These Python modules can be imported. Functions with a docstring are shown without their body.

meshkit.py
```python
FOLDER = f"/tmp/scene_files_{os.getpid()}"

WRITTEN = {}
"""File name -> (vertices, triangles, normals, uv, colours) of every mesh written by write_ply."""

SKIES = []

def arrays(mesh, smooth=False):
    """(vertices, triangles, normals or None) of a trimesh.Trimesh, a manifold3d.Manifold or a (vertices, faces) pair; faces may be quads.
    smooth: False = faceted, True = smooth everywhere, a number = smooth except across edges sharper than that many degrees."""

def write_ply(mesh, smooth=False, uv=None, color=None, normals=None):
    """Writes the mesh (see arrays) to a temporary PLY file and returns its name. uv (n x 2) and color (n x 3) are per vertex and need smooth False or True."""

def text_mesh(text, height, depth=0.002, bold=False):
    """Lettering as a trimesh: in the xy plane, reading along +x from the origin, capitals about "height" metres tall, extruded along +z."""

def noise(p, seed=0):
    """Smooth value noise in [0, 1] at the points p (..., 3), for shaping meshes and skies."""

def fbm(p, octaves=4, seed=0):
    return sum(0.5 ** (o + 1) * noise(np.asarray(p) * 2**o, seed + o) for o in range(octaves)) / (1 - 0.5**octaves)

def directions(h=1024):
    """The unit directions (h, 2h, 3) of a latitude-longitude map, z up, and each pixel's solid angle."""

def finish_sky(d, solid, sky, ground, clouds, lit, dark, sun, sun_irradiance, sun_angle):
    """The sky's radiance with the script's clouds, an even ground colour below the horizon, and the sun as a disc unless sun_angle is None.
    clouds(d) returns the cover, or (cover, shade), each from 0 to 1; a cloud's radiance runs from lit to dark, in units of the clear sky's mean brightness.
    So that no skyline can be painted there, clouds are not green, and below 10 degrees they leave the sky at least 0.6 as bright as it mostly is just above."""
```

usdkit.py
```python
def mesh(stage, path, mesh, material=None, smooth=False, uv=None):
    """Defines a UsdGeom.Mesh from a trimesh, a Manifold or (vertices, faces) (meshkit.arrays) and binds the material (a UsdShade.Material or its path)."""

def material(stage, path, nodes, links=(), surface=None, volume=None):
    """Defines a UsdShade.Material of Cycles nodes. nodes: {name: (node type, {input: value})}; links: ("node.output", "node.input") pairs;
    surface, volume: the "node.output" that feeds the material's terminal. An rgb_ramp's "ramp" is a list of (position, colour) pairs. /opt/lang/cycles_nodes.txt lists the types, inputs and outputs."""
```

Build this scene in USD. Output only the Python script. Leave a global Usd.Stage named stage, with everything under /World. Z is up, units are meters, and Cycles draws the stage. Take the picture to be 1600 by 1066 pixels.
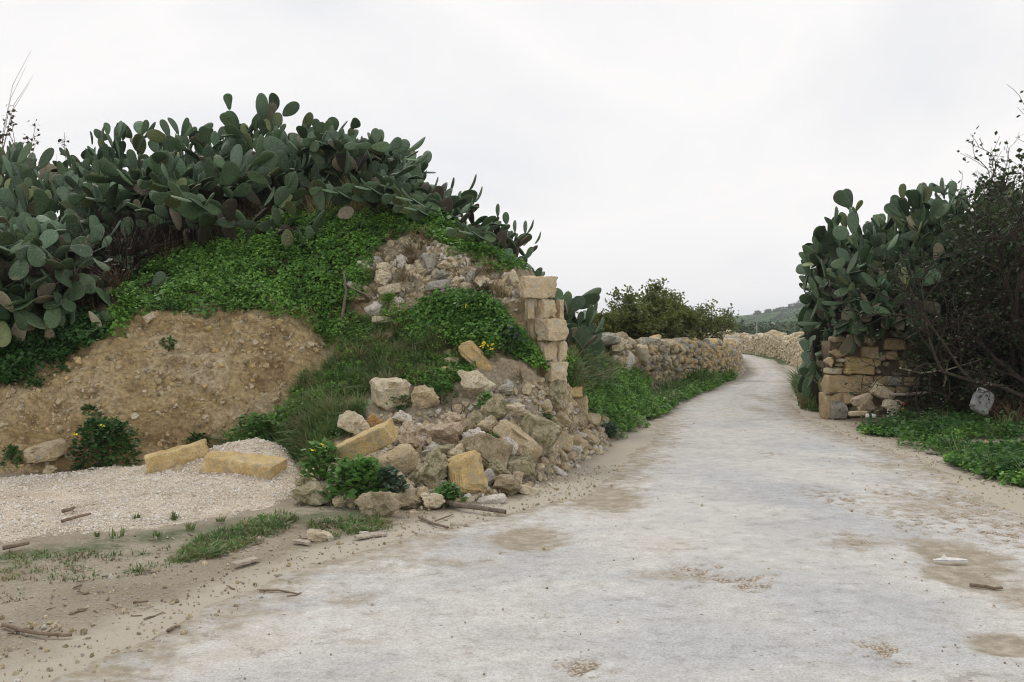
import math, random
import numpy as np, trimesh, usdkit, meshkit
from pxr import Usd, UsdGeom, UsdLux, UsdShade, Sdf, Gf, Vt
from scipy.interpolate import PchipInterpolator, LinearNDInterpolator, NearestNDInterpolator
from scipy.spatial import ConvexHull
from scipy.spatial.transform import Rotation as Rot
from shapely.geometry import Polygon
import shapely

# ---------------------------------------------------------------- camera, sky, sun
stage = Usd.Stage.CreateInMemory()
UsdGeom.SetStageUpAxis(stage, "Z"); UsdGeom.SetStageMetersPerUnit(stage, 1.0)
stage.SetDefaultPrim(UsdGeom.Xform.Define(stage, '/World').GetPrim())
UsdGeom.Scope.Define(stage, '/World/Looks')
F, CU, CV, EYE = 1555.0, 800.0, 533.0, 1.6
PITCH = math.atan(23.0 / F)
cam = UsdGeom.Camera.Define(stage, '/World/camera')
cam.CreateHorizontalApertureAttr(36.0); cam.CreateVerticalApertureAttr(36.0 * 682 / 1024)
cam.CreateFocalLengthAttr(36.0 * F / 1600); cam.CreateClippingRangeAttr(Gf.Vec2f(0.1, 20000))
cam.AddTranslateOp().Set(Gf.Vec3d(0, 0, EYE)); cam.AddRotateXOp().Set(90 - math.degrees(PITCH))
cam.CreateExposureAttr(0.0)

SUN_EL, SUN_AZ = math.radians(52), math.radians(-25)      # azimuth from +y towards +x
sun = UsdLux.DistantLight.Define(stage, '/World/sun')
sun.CreateNormalizeAttr(True); sun.CreateIntensityAttr(0.4); sun.CreateAngleAttr(16.0); sun.CreateColorAttr(Gf.Vec3f(1.0, 0.96, 0.9))
sd = np.array([math.sin(SUN_AZ) * math.cos(SUN_EL), math.cos(SUN_AZ) * math.cos(SUN_EL), math.sin(SUN_EL)])
sun.AddRotateXYZOp().Set(Gf.Vec3f(90 - math.degrees(SUN_EL), 0, 180 - math.degrees(SUN_AZ)))
sky = UsdLux.DomeLight.Define(stage, '/World/sky')
sky.GetPrim().SetCustomDataByKey('kind', 'structure')
skymat = usdkit.material(stage, '/World/Looks/overcast_sky', {
    'tc': ('texture_coordinate', {}),
    'mp': ('mapping', {'scale': (1.0, 1.0, 2.6)}),
    'n': ('noise_texture', {'scale': 1.7, 'detail': 5, 'roughness': 0.5, 'distortion': 0.5}),
    'rc': ('rgb_ramp', {'ramp': [(0.3, (0.78, 0.785, 0.82)), (0.44, (0.90, 0.895, 0.91)), (0.56, (0.985, 0.965, 0.955)), (0.72, (0.88, 0.875, 0.885))]}),
    'sc': ('vector_math', {'math_type': 'scale', 'scale': 10.3}),
    'rf': ('rgb_ramp', {'ramp': [(0.2, (0.9,) * 3), (0.5, (1, 1, 1)), (0.8, (0.88,) * 3)]}),
    's': ('sky_texture', {'sky_type': 'single_scattering', 'sun_disc': False, 'sun_elevation': SUN_EL, 'sun_rotation': SUN_AZ}),
    'm': ('mix_color', {'use_clamp': False}),
    'b': ('background_shader', {'strength': 0.1}),
}, [('tc.generated', 'mp.vector'), ('mp.vector', 'n.vector'), ('n.fac', 'rc.fac'), ('n.fac', 'rf.fac'), ('rc.color', 'sc.vector1'),
    ('rf.color', 'm.fac'), ('s.color', 'm.a'), ('sc.vector', 'm.b'), ('m.result', 'b.color')], surface='b.background')
UsdShade.MaterialBindingAPI.Apply(sky.GetPrim()).Bind(skymat)

# ---------------------------------------------------------------- helpers
RNG = np.random.default_rng(11)
FW, UP = np.array([0, math.cos(PITCH), -math.sin(PITCH)]), np.array([0, math.sin(PITCH), math.cos(PITCH)])

def ray(u, v):
    u, v = np.broadcast_arrays(np.asarray(u, float), np.asarray(v, float))
    return FW + ((u - CU) / F)[..., None] * np.array([1.0, 0, 0]) + ((CV - v) / F)[..., None] * UP

def P(u, v, d):
    """the point at distance d in front of the camera that stands at picture position (u, v)"""
    r = ray(u, v)
    return np.array([0, 0, EYE]) + r * (np.asarray(d, float) / r[..., 1])[..., None]

def G(u, v, z=0.0):
    r = ray(u, v)
    return np.array([0, 0, EYE]) + r * ((z - EYE) / r[..., 2])[..., None]

def px(p):
    q = np.asarray(p, float) - np.array([0, 0, EYE])
    dep = np.maximum(q @ FW, 1e-3)
    return CU + F * q[..., 0] / dep, CV - F * (q @ UP) / dep

used = {}
def numbered(name):
    n = used.get(name, 0); used[name] = n + 1
    return name if n == 0 else f'{name}_{n:03d}'

def obj(name, mesh, mat, parent=None, smooth=False, loc=None):
    base = str(parent.GetPath()) if parent is not None else '/World'
    path = base + '/' + (numbered(name) if parent is None else child_name(base, name))
    m = usdkit.mesh(stage, path, mesh, mat, smooth=smooth)
    if loc is not None:
        m.AddTranslateOp().Set(Gf.Vec3d(*map(float, loc)))
    return m.GetPrim()

kids = {}
def child_name(base, name):
    n = kids.get((base, name), 0); kids[(base, name)] = n + 1
    return name if n == 0 else f'{name}_{n:03d}'

def tag(prim, label=None, cat=None, group=None, kind=None):
    for k, v in (('label', label), ('category', cat), ('group', group), ('kind', kind)):
        if v:
            prim.SetCustomDataByKey(k, v)
    return prim

def thing(name, label, cat, loc=(0, 0, 0), rz=0, group=None, scale=None):
    x = UsdGeom.Xform.Define(stage, '/World/' + numbered(name))
    x.AddTranslateOp().Set(Gf.Vec3d(*map(float, loc))); x.AddRotateZOp().Set(float(rz))
    if scale is not None:
        x.AddScaleOp().Set(Gf.Vec3f(*([float(scale)] * 3)))
    return tag(x.GetPrim(), label, cat, group)

def primvar(prim, name, values):
    UsdGeom.PrimvarsAPI(prim).CreatePrimvar(name, Sdf.ValueTypeNames.FloatArray, 'vertex').Set(Vt.FloatArray.FromNumpy(np.asarray(values, np.float32)))

def smooth01(x, a, b):
    t = np.clip((np.asarray(x, float) - a) / (b - a), 0, 1)
    return t * t * (3 - 2 * t)

def noise2(x, y, s, seed=0, oc=4):
    return meshkit.fbm(np.stack([x * s, y * s, np.zeros_like(x) + 0.37], -1), oc, seed) - 0.5

def grid_faces(nr, nc):
    i = np.arange(nr * nc).reshape(nr, nc)
    return np.stack([i[:-1, :-1], i[:-1, 1:], i[1:, 1:], i[1:, :-1]], -1).reshape(-1, 4)

def tube(points, radii, sides=5):
    p = np.asarray(points, float); n = len(p); r = np.broadcast_to(np.asarray(radii, float), (n,))
    t = np.gradient(p, axis=0); t /= np.linalg.norm(t, axis=1, keepdims=True) + 1e-9
    a = np.cross(t, [0.31, 0.17, 0.93]); bad = np.linalg.norm(a, axis=1) < 0.05
    a[bad] = np.cross(t[bad], [1, 0, 0]); a /= np.linalg.norm(a, axis=1, keepdims=True); b = np.cross(t, a)
    an = np.arange(sides) / sides * 2 * np.pi
    v = p[:, None] + r[:, None, None] * (np.cos(an)[None, :, None] * a[:, None] + np.sin(an)[None, :, None] * b[:, None])
    f = []
    for i in range(n - 1):
        for k in range(sides):
            k2 = (k + 1) % sides
            f += [(i * sides + k, i * sides + k2, (i + 1) * sides + k2), (i * sides + k, (i + 1) * sides + k2, (i + 1) * sides + k)]
    for k in range(1, sides - 1):
        f += [(0, k + 1, k), ((n - 1) * sides, (n - 1) * sides + k, (n - 1) * sides + k + 1)]
    return v.reshape(-1, 3), np.array(f)

def join(parts):
    vs, fs, n = [], [], 0
    for v, f in parts:
        f = np.asarray(f)
        if f.shape[1] == 4:
            f = np.vstack([f[:, [0, 1, 2]], f[:, [0, 2, 3]]])
        vs.append(v); fs.append(f + n); n += len(v)
    return np.vstack(vs), np.vstack(fs)

# ---------------------------------------------------------------- materials
def mat(name, nodes, links, surface):
    return usdkit.material(stage, '/World/Looks/' + name, nodes, links, surface=surface)

def stone_mat(name, lo, mid, hi, lichen=None, lich_amt=0.5, scale=7.0, bump=0.8):
    nodes = {
        'g': ('geometry', {}),
        'n': ('noise_texture', {'scale': scale, 'detail': 6, 'roughness': 0.62}),
        'r': ('rgb_ramp', {'ramp': [(0.28, lo), (0.5, mid), (0.72, hi)]}),
        'n2': ('noise_texture', {'scale': 75.0, 'detail': 4, 'roughness': 0.7}),
        'r2': ('rgb_ramp', {'ramp': [(0.3, (0.5,) * 3), (0.5, (1.0,) * 3), (0.72, (1.25,) * 3)]}),
        'mu': ('mix_color', {'blend_type': 'multiply', 'fac': 1.0, 'use_clamp': False}),
        'n3': ('noise_texture', {'scale': scale * 1.7, 'detail': 5, 'roughness': 0.7}),
        'lm': ('map_range', {'value': 0, 'from_min': 0.62 - 0.2 * lich_amt, 'from_max': 0.72 - 0.2 * lich_amt, 'clamp': True}),
        'lx': ('mix_color', {'b': lichen or mid}),
        'vo': ('voronoi_texture', {'scale': 38.0}),
        'ad': ('math', {'math_type': 'multiply_add', 'value2': 0.5}),
        'bu': ('bump', {'strength': bump, 'distance': 0.025}),
        'p': ('principled_bsdf', {'roughness': 0.95, 'specular_ior_level': 0.15}),
    }
    links = [('g.position', 'n.vector'), ('g.position', 'n2.vector'), ('g.position', 'n3.vector'), ('g.position', 'vo.vector'), ('n.fac', 'r.fac'), ('n2.fac', 'r2.fac'),
             ('r.color', 'mu.a'), ('r2.color', 'mu.b'), ('n3.fac', 'lm.value'), ('lm.result', 'lx.fac'), ('mu.result', 'lx.a'), ('lx.result', 'p.base_color'),
             ('vo.distance', 'ad.value1'), ('n2.fac', 'ad.value3'), ('ad.value', 'bu.height'), ('bu.normal', 'p.normal')]
    return mat(name, nodes, links, 'p.BSDF')

LICH, GREY = (0.17, 0.16, 0.085), (0.30, 0.29, 0.26)
ST = {
    'yellow': stone_mat('yellow_limestone', (0.40, 0.285, 0.12), (0.50, 0.37, 0.175), (0.58, 0.47, 0.28), (0.34, 0.28, 0.18), 0.55, 6, 0.45),
    'cream': stone_mat('cream_limestone', (0.42, 0.34, 0.215), (0.58, 0.50, 0.355), (0.68, 0.61, 0.48), GREY, 0.3),
    'white': stone_mat('pale_limestone', (0.50, 0.45, 0.38), (0.64, 0.60, 0.53), (0.74, 0.70, 0.64), GREY, 0.2),
    'pink': stone_mat('pinkish_conglomerate', (0.34, 0.25, 0.165), (0.52, 0.42, 0.31), (0.66, 0.58, 0.48), (0.40, 0.29, 0.17), 0.4, 22, 1.0),
    'olive': stone_mat('lichened_limestone', (0.22, 0.19, 0.11), (0.35, 0.31, 0.20), (0.48, 0.43, 0.31), LICH, 0.6),
    'brown': stone_mat('earthy_brown_stone', (0.21, 0.165, 0.10), (0.33, 0.27, 0.18), (0.43, 0.37, 0.265), LICH, 0.3),
    'tan': stone_mat('tan_limestone', (0.37, 0.285, 0.165), (0.49, 0.40, 0.255), (0.58, 0.50, 0.36), GREY, 0.3),
    'grey': stone_mat('weathered_grey_stone', (0.27, 0.25, 0.21), (0.38, 0.355, 0.30), (0.50, 0.48, 0.43), LICH, 0.35),
    'orange': stone_mat('rusty_orange_stone', (0.33, 0.18, 0.06), (0.45, 0.27, 0.10), (0.52, 0.36, 0.17), GREY, 0.2),
    'clay1': stone_mat('clay_lump', (0.34, 0.24, 0.13), (0.48, 0.36, 0.21), (0.56, 0.45, 0.30)),
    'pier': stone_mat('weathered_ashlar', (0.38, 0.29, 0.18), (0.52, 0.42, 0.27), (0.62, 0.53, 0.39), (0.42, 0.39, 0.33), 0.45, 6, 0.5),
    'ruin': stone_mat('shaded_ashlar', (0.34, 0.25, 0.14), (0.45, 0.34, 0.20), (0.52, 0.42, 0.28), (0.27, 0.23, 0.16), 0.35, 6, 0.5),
}

def leaf_mat(name, lo, hi, trans=0.3, rough=0.55, scale=9.0):
    nodes = {
        'g': ('geometry', {}), 'n': ('noise_texture', {'scale': scale, 'detail': 3}),
        'n2': ('noise_texture', {'scale': 1.6, 'detail': 2}),
        'wn': ('math', {'math_type': 'multiply_add', 'value2': 0.45}), 'ri': ('math', {'math_type': 'multiply_add', 'value2': 0.35}),
        'r': ('rgb_ramp', {'ramp': [(0.4, lo), (0.95, hi)]}),
        'p': ('principled_bsdf', {'roughness': rough, 'specular_ior_level': 0.3}), 't': ('translucent_bsdf', {}), 'm': ('mix_closure', {'fac': trans}),
    }
    links = [('g.position', 'n.vector'), ('g.position', 'n2.vector'), ('n.fac', 'wn.value1'), ('n2.fac', 'wn.value3'), ('g.random_per_island', 'ri.value1'), ('wn.value', 'ri.value3'),
             ('ri.value', 'r.fac'), ('r.color', 'p.base_color'), ('r.color', 't.color'), ('p.BSDF', 'm.closure1'), ('t.BSDF', 'm.closure2')]
    return mat(name, nodes, links, 'm.closure')

LF = {
    'cover': leaf_mat('fresh_clover_green', (0.055, 0.145, 0.024), (0.20, 0.40, 0.065)),
    'weed': leaf_mat('weed_green', (0.04, 0.105, 0.026), (0.125, 0.26, 0.06)),
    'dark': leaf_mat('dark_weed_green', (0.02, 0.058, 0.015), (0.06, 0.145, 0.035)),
    'grass': leaf_mat('grass_green', (0.05, 0.095, 0.025), (0.15, 0.21, 0.07), 0.25),
    'dry': leaf_mat('dry_straw', (0.13, 0.10, 0.055), (0.30, 0.24, 0.13), 0.2),
    'brush': leaf_mat('dry_brown_brush', (0.05, 0.032, 0.018), (0.13, 0.085, 0.045), 0.15),
    'bush': leaf_mat('yellowing_shrub_leaf', (0.05, 0.075, 0.02), (0.17, 0.195, 0.05), 0.3),
    'bluish': leaf_mat('greyish_weed_leaf', (0.05, 0.085, 0.05), (0.11, 0.16, 0.10), 0.2),
    'far': leaf_mat('far_tree_green', (0.040, 0.062, 0.032), (0.09, 0.125, 0.06), 0.1, 0.7, 0.4),
    'shade_litter': leaf_mat('shade_dark_litter', (0.018, 0.013, 0.009), (0.05, 0.036, 0.025), 0.05),  # dead litter, coloured near black to stand in for deep shade
    'thicket': leaf_mat('thicket_leaf', (0.014, 0.026, 0.010), (0.045, 0.072, 0.025), 0.2),
    'seed': leaf_mat('brown_seed_head', (0.05, 0.04, 0.03), (0.12, 0.09, 0.06), 0.1),
}
def plain(name, c, rough=0.8, spec=0.2, var=0.35, scale=30):
    return mat(name, {'g': ('geometry', {}), 'n': ('noise_texture', {'scale': scale, 'detail': 4}),
                      'r': ('rgb_ramp', {'ramp': [(0.3, tuple(x * (1 - var) for x in c)), (0.7, tuple(x * (1 + var * 0.6) for x in c))]}),
                      'b': ('bump', {'strength': 0.3, 'distance': 0.01}),
                      'p': ('principled_bsdf', {'roughness': rough, 'specular_ior_level': spec})},
               [('g.position', 'n.vector'), ('n.fac', 'r.fac'), ('r.color', 'p.base_color'), ('n.fac', 'b.height'), ('b.normal', 'p.normal')], 'p.BSDF')
PL = {
    'bark': plain('grey_bark', (0.16, 0.13, 0.10)), 'dbark': plain('dark_bark', (0.075, 0.058, 0.045)), 'twig': plain('dark_twig', (0.038, 0.028, 0.022)), 'wood': plain('bleached_wood', (0.36, 0.31, 0.25)),
    'stick': plain('brown_stick', (0.19, 0.14, 0.10)), 'plastic': plain('dirty_white_plastic', (0.62, 0.61, 0.57), 0.5, 0.4, 0.25), 'black': plain('black_plastic', (0.02, 0.02, 0.02), 0.4, 0.5),
    'red': plain('faded_red_wrapper', (0.42, 0.08, 0.08), 0.5), 'flower': plain('yellow_petal', (0.75, 0.58, 0.03), 0.6, 0.2, 0.15), 'pole': plain('weathered_pole', (0.32, 0.28, 0.23)),
    'concrete': plain('grey_concrete', (0.27, 0.27, 0.265), 0.9, 0.2, 0.25, 12), 'core': plain('wall_earth_core', (0.13, 0.10, 0.065), 0.95, 0.1, 0.4, 14),
    'stem': plain('green_stem', (0.07, 0.09, 0.035)),
}
def pad_mat(name, lo, hi, spot):
    nodes = {
        'g': ('geometry', {}), 'n': ('noise_texture', {'scale': 4.0, 'detail': 4, 'roughness': 0.6}), 'n2': ('noise_texture', {'scale': 40.0, 'detail': 2}),
        'ri': ('math', {'math_type': 'multiply_add', 'value2': 0.4}), 'r': ('rgb_ramp', {'ramp': [(0.3, lo), (0.95, hi)]}),
        'v': ('voronoi_texture', {'scale': 24.0, 'randomness': 0.35}), 'sm': ('map_range', {'from_min': 0.13, 'from_max': 0.24, 'to_min': 0.9, 'to_max': 0.0, 'clamp': True}),
        'oi': ('object_info', {}), 'ov': ('map_range', {'from_min': 0.0, 'from_max': 1.0, 'to_min': 0.5, 'to_max': 1.4}), 'os': ('vector_math', {'math_type': 'scale'}), 'mx': ('mix_color', {'b': spot}), 'b': ('bump', {'strength': 0.35, 'distance': 0.012}),
        'sc': ('map_range', {'from_min': 0.61, 'from_max': 0.68, 'to_min': 0.0, 'to_max': 0.75, 'clamp': True}), 'm2': ('mix_color', {'b': (0.16, 0.13, 0.085)}),
        'n3': ('noise_texture', {'scale': 11.0, 'detail': 4, 'roughness': 0.7}),
        'p': ('principled_bsdf', {'roughness': 0.62, 'specular_ior_level': 0.22}),
    }
    links = [('g.position', 'n.vector'), ('g.position', 'n2.vector'), ('g.position', 'n3.vector'), ('g.position', 'v.vector'), ('n.fac', 'ri.value1'), ('n2.fac', 'ri.value3'), ('ri.value', 'r.fac'),
             ('v.distance', 'sm.value'), ('sm.result', 'mx.fac'), ('oi.random', 'ov.value'), ('ov.result', 'os.scale'), ('r.color', 'os.vector1'), ('os.vector', 'mx.a'), ('n3.fac', 'sc.value'), ('sc.result', 'm2.fac'), ('mx.result', 'm2.a'), ('m2.result', 'p.base_color'),
             ('v.distance', 'b.height'), ('b.normal', 'p.normal')]
    return mat(name, nodes, links, 'p.BSDF')
PAD = [pad_mat('cactus_green', (0.038, 0.066, 0.034), (0.092, 0.145, 0.070), (0.13, 0.16, 0.09)),
       pad_mat('cactus_bluish_green', (0.052, 0.088, 0.055), (0.12, 0.18, 0.112), (0.17, 0.21, 0.13)),
       pad_mat('cactus_deep_green', (0.022, 0.042, 0.020), (0.058, 0.098, 0.046), (0.09, 0.12, 0.065)),
       pad_mat('cactus_olive', (0.075, 0.10, 0.040), (0.16, 0.19, 0.085), (0.21, 0.21, 0.11)),
       pad_mat('cactus_withered', (0.13, 0.115, 0.08), (0.24, 0.215, 0.15), (0.12, 0.10, 0.07)),
       pad_mat('cactus_woody_shaded', (0.028, 0.024, 0.018), (0.075, 0.065, 0.045), (0.05, 0.045, 0.035))]  # woody inner pads, darkened to put hedge shade into their colour

# ---------------------------------------------------------------- road line, wall lines
LEFT = np.array([(-3.2, 2.2), (-2.6, 3.5), (-2.1, 4.6), (-1.8, 5.5), (-1.05, 7.3), (0.36, 9.2), (1.3, 12), (1.72, 13.8), (2.2, 16.6), (3.6, 21.6), (5.1, 26), (7.05, 31.3), (8.4, 36), (9.4, 41), (11.1, 50), (11.2, 57), (9.6, 64.5), (5, 71), (-6, 78), (-30, 88)])
RIGHT = np.array([(4.2, 2.2), (4.2, 3.5), (4.2, 4.6), (4.25, 5.5), (4.4, 7.3), (4.7, 9.2), (5.0, 12), (4.95, 13.8), (5.1, 16.6), (6.25, 21.6), (7.5, 26), (9.0, 31.3), (10.1, 36), (11.2, 41), (12.9, 50), (13.4, 57.5), (12.2, 66.5), (7, 74.5), (-4.5, 82), (-28, 92)])
def fL(y): return np.interp(y, LEFT[:16, 1], LEFT[:16, 0])
def fR(y): return np.interp(y, RIGHT[:16, 1], RIGHT[:16, 0])
WALL_L = np.array([(1.78, 19.0), (2.06, 20), (3.1, 22.5), (4.18, 25), (5.4, 28), (6.75, 31.3), (8.0, 36), (8.95, 41), (10.5, 50), (10.5, 57), (8.6, 63.5), (4, 70), (-7, 76.6), (-30, 86)])
WALL_R = np.array([(8.2, 26.5), (9.5, 31.2), (10.7, 36), (11.8, 41), (13.5, 50), (14.1, 58), (12.9, 67.5), (7.6, 75.7), (-4.2, 83.2), (-28, 93)])
def fW(y): return np.interp(y, WALL_L[:10, 1], WALL_L[:10, 0])

def H(x, y):
    """ground level: road bed low, left verge rising to the field behind the wall"""
    x, y = np.asarray(x, float), np.asarray(y, float)
    n = 0.05 * noise2(x, y, 0.55, 3) + 0.03 * noise2(x, y, 2.3, 5, 3)
    n = np.where(y > 60, n * 0.3, n)
    l, r, w = fL(y), fR(y), fW(y)
    far = 1 - smooth01(y, 45, 66)
    verge = 0.35 * smooth01(l - x, 0.15, np.maximum(l - w, 0.45)) * smooth01(y, 14, 19)
    field = 0.5 * smooth01(w - x, 0.1, 0.8) * smooth01(y, 18, 21)
    rgt = 0.16 * smooth01(x - r, 0.3, 2.2) * smooth01(y, 9, 13)
    bed = -0.10 * smooth01(x - l, 0.2, 0.5) * smooth01(r - x, 0.2, 0.5) * (y < 90)
    return n + (verge + field + rgt) * far + bed

# ground sheet
def lines(a, fine0, fine1, step, b, grow=1.14):
    mid = list(np.arange(fine0, fine1, step)); up, s = [fine1], step
    while up[-1] < b:
        s *= grow; up.append(up[-1] + s)
    dn, s = [fine0], step
    while dn[-1] > a:
        s *= grow; dn.append(dn[-1] - s)
    return np.array(dn[:0:-1] + mid + up)
gx, gy = lines(-2300, -6.5, 9.5, 0.07, 2300), lines(-300, 3.2, 24, 0.07, 2600)
X, Y = np.meshgrid(gx, gy)
Z = H(X, Y)
Z += 0.012 * (meshkit.noise(np.stack([X * 9, Y * 9, X * 0], -1), 8) - 0.5) * (Y < 26)
gm = obj('ground', (np.stack([X, Y, Z], -1).reshape(-1, 3), grid_faces(*X.shape)), None, smooth=True)
tag(gm, 'bare brown earth and dusty verges on both sides of the lane', kind='structure')
U_, V_ = px(np.stack([X, Y, Z], -1))
green = np.clip(smooth01(fL(Y) - X, 0.1, 0.7) * smooth01(Y, 13, 16) + smooth01(Y, 34, 48) + smooth01(X - fR(Y), 1.6, 2.8) * 0.6 * smooth01(Y, 9, 12), 0, 1)
strip = np.exp(-((V_ - (872 - 0.13 * U_)) / 20) ** 2) * smooth01(U_, -200, 30) * (1 - smooth01(U_, 560, 640)) * (Y < 12)
green = np.maximum(green, 0.55 * strip)
pale = smooth01(x := np.abs(X - 0.5 * (fL(Y) + fR(Y))) - 0.5 * (fR(Y) - fL(Y)), 0.7, -0.1)
primvar(gm, 'green', green.ravel()); primvar(gm, 'pale', pale.ravel())
ground_mat = mat('bare_earth', {
    'g': ('geometry', {}), 'ag': ('attribute', {'attribute': 'green'}), 'ap': ('attribute', {'attribute': 'pale'}),
    'n1': ('noise_texture', {'scale': 0.9, 'detail': 6, 'roughness': 0.6}), 'r1': ('rgb_ramp', {'ramp': [(0.3, (0.21, 0.175, 0.125)), (0.5, (0.295, 0.255, 0.195)), (0.7, (0.38, 0.335, 0.265))]}),
    'n2': ('noise_texture', {'scale': 48.0, 'detail': 5, 'roughness': 0.7}), 'r2': ('rgb_ramp', {'ramp': [(0.32, (0.68,) * 3), (0.55, (1,) * 3), (0.72, (1.28,) * 3)]}),
    'mu': ('mix_color', {'blend_type': 'multiply', 'fac': 1.0, 'use_clamp': False}),
    'n3': ('noise_texture', {'scale': 3.2, 'detail': 6, 'roughness': 0.7}), 'pa': ('math', {'math_type': 'add'}), 'pm': ('map_range', {'from_min': 0.72, 'from_max': 1.25, 'clamp': True}),
    'mp': ('mix_color', {'b': (0.40, 0.36, 0.295)}),
    'ga': ('math', {'math_type': 'add'}), 'gmr': ('map_range', {'from_min': 0.85, 'from_max': 1.2, 'clamp': True}), 'n4': ('noise_texture', {'scale': 0.05, 'detail': 5}),
    'rg': ('rgb_ramp', {'ramp': [(0.3, (0.05, 0.075, 0.03)), (0.55, (0.08, 0.11, 0.045)), (0.75, (0.15, 0.14, 0.075))]}), 'mg': ('mix_color', {}),
    'bu': ('bump', {'strength': 0.6, 'distance': 0.02}), 'p': ('principled_bsdf', {'roughness': 0.95, 'specular_ior_level': 0.12}),
}, [('g.position', f'n{i}.vector') for i in (1, 2, 3, 4)] + [('n1.fac', 'r1.fac'), ('n2.fac', 'r2.fac'), ('r1.color', 'mu.a'), ('r2.color', 'mu.b'), ('ap.fac', 'pa.value1'), ('n3.fac', 'pa.value2'), ('pa.value', 'pm.value'),
    ('pm.result', 'mp.fac'), ('mu.result', 'mp.a'), ('ag.fac', 'ga.value1'), ('n3.fac', 'ga.value2'), ('ga.value', 'gmr.value'), ('n4.fac', 'rg.fac'), ('mp.result', 'mg.a'), ('rg.color', 'mg.b'), ('gmr.result', 'mg.fac'),
    ('mg.result', 'p.base_color'), ('n2.fac', 'bu.height'), ('bu.normal', 'p.normal')], 'p.BSDF')
UsdShade.MaterialBindingAPI.Apply(gm).Bind(ground_mat)

# road
sL = np.concatenate([[0], np.cumsum(np.linalg.norm(np.diff(0.5 * (LEFT + RIGHT), axis=0), axis=1))])
ss, s, = [], 0.0
while s < sL[-1]:
    ss.append(s); s += max(0.022, 0.0062 * (s + 2.2))
ss = np.array(ss)
pl, pr = PchipInterpolator(sL, LEFT), PchipInterpolator(sL, RIGHT)
tt = np.linspace(-0.12, 1.12, 300)
A, B = pl(ss), pr(ss)
XY = A[:, None] + (B - A)[:, None] * tt[None, :, None]
X, Y = XY[..., 0], XY[..., 1]
width = np.linalg.norm(B - A, axis=1)[:, None]
edge = np.minimum(tt[None], 1 - tt[None]) * width            # metres inside the edge
rag = 0.5 * noise2(X, Y, 0.8, 21) + 0.25 * noise2(X, Y, 3.5, 22, 3)
inside = smooth01(edge + rag, -0.12, 0.14)
U_, V_ = px(np.stack([X, Y, X * 0], -1))
holes = np.zeros_like(X); dirt = np.zeros_like(X); blue = np.zeros_like(X)
wob = 0.7 * noise2(X, Y, 2.2, 31) + 0.5 * noise2(X, Y, 7, 32, 3)
def blob(u, v, ru, rv, soft=0.5, w=1.0):
    c, e, b = G(u, v)[:2], G(u + ru, v)[:2], G(u, v + rv)[:2]
    ra, rb = abs(e[0] - c[0]), abs(b[1] - c[1])
    q = ((X - c[0]) / ra) ** 2 + ((Y - c[1]) / rb) ** 2
    return w * smooth01(np.sqrt(q) + wob * 1.3, 1 + soft * 0.7, 1 - soft * 0.7)
for a in [(940, 777, 58, 20), (815, 841, 58, 20), (1497, 872, 62, 30), (1505, 900, 45, 22), (985, 745, 30, 8), (1395, 730, 40, 10), (570, 1003, 30, 6), (545, 935, 45, 12), (1190, 622, 22, 10), (1185, 640, 20, 6), (1575, 1010, 60, 22), (1590, 790, 130, 60), (1500, 745, 90, 16), (1600, 930, 70, 60), (1440, 790, 60, 20), (1350, 850, 50, 12), (400, 960, 60, 12), (700, 880, 70, 8), (1050, 900, 60, 8)]:
    dirt = np.maximum(dirt, blob(*a, 1.5, 0.78))
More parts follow.
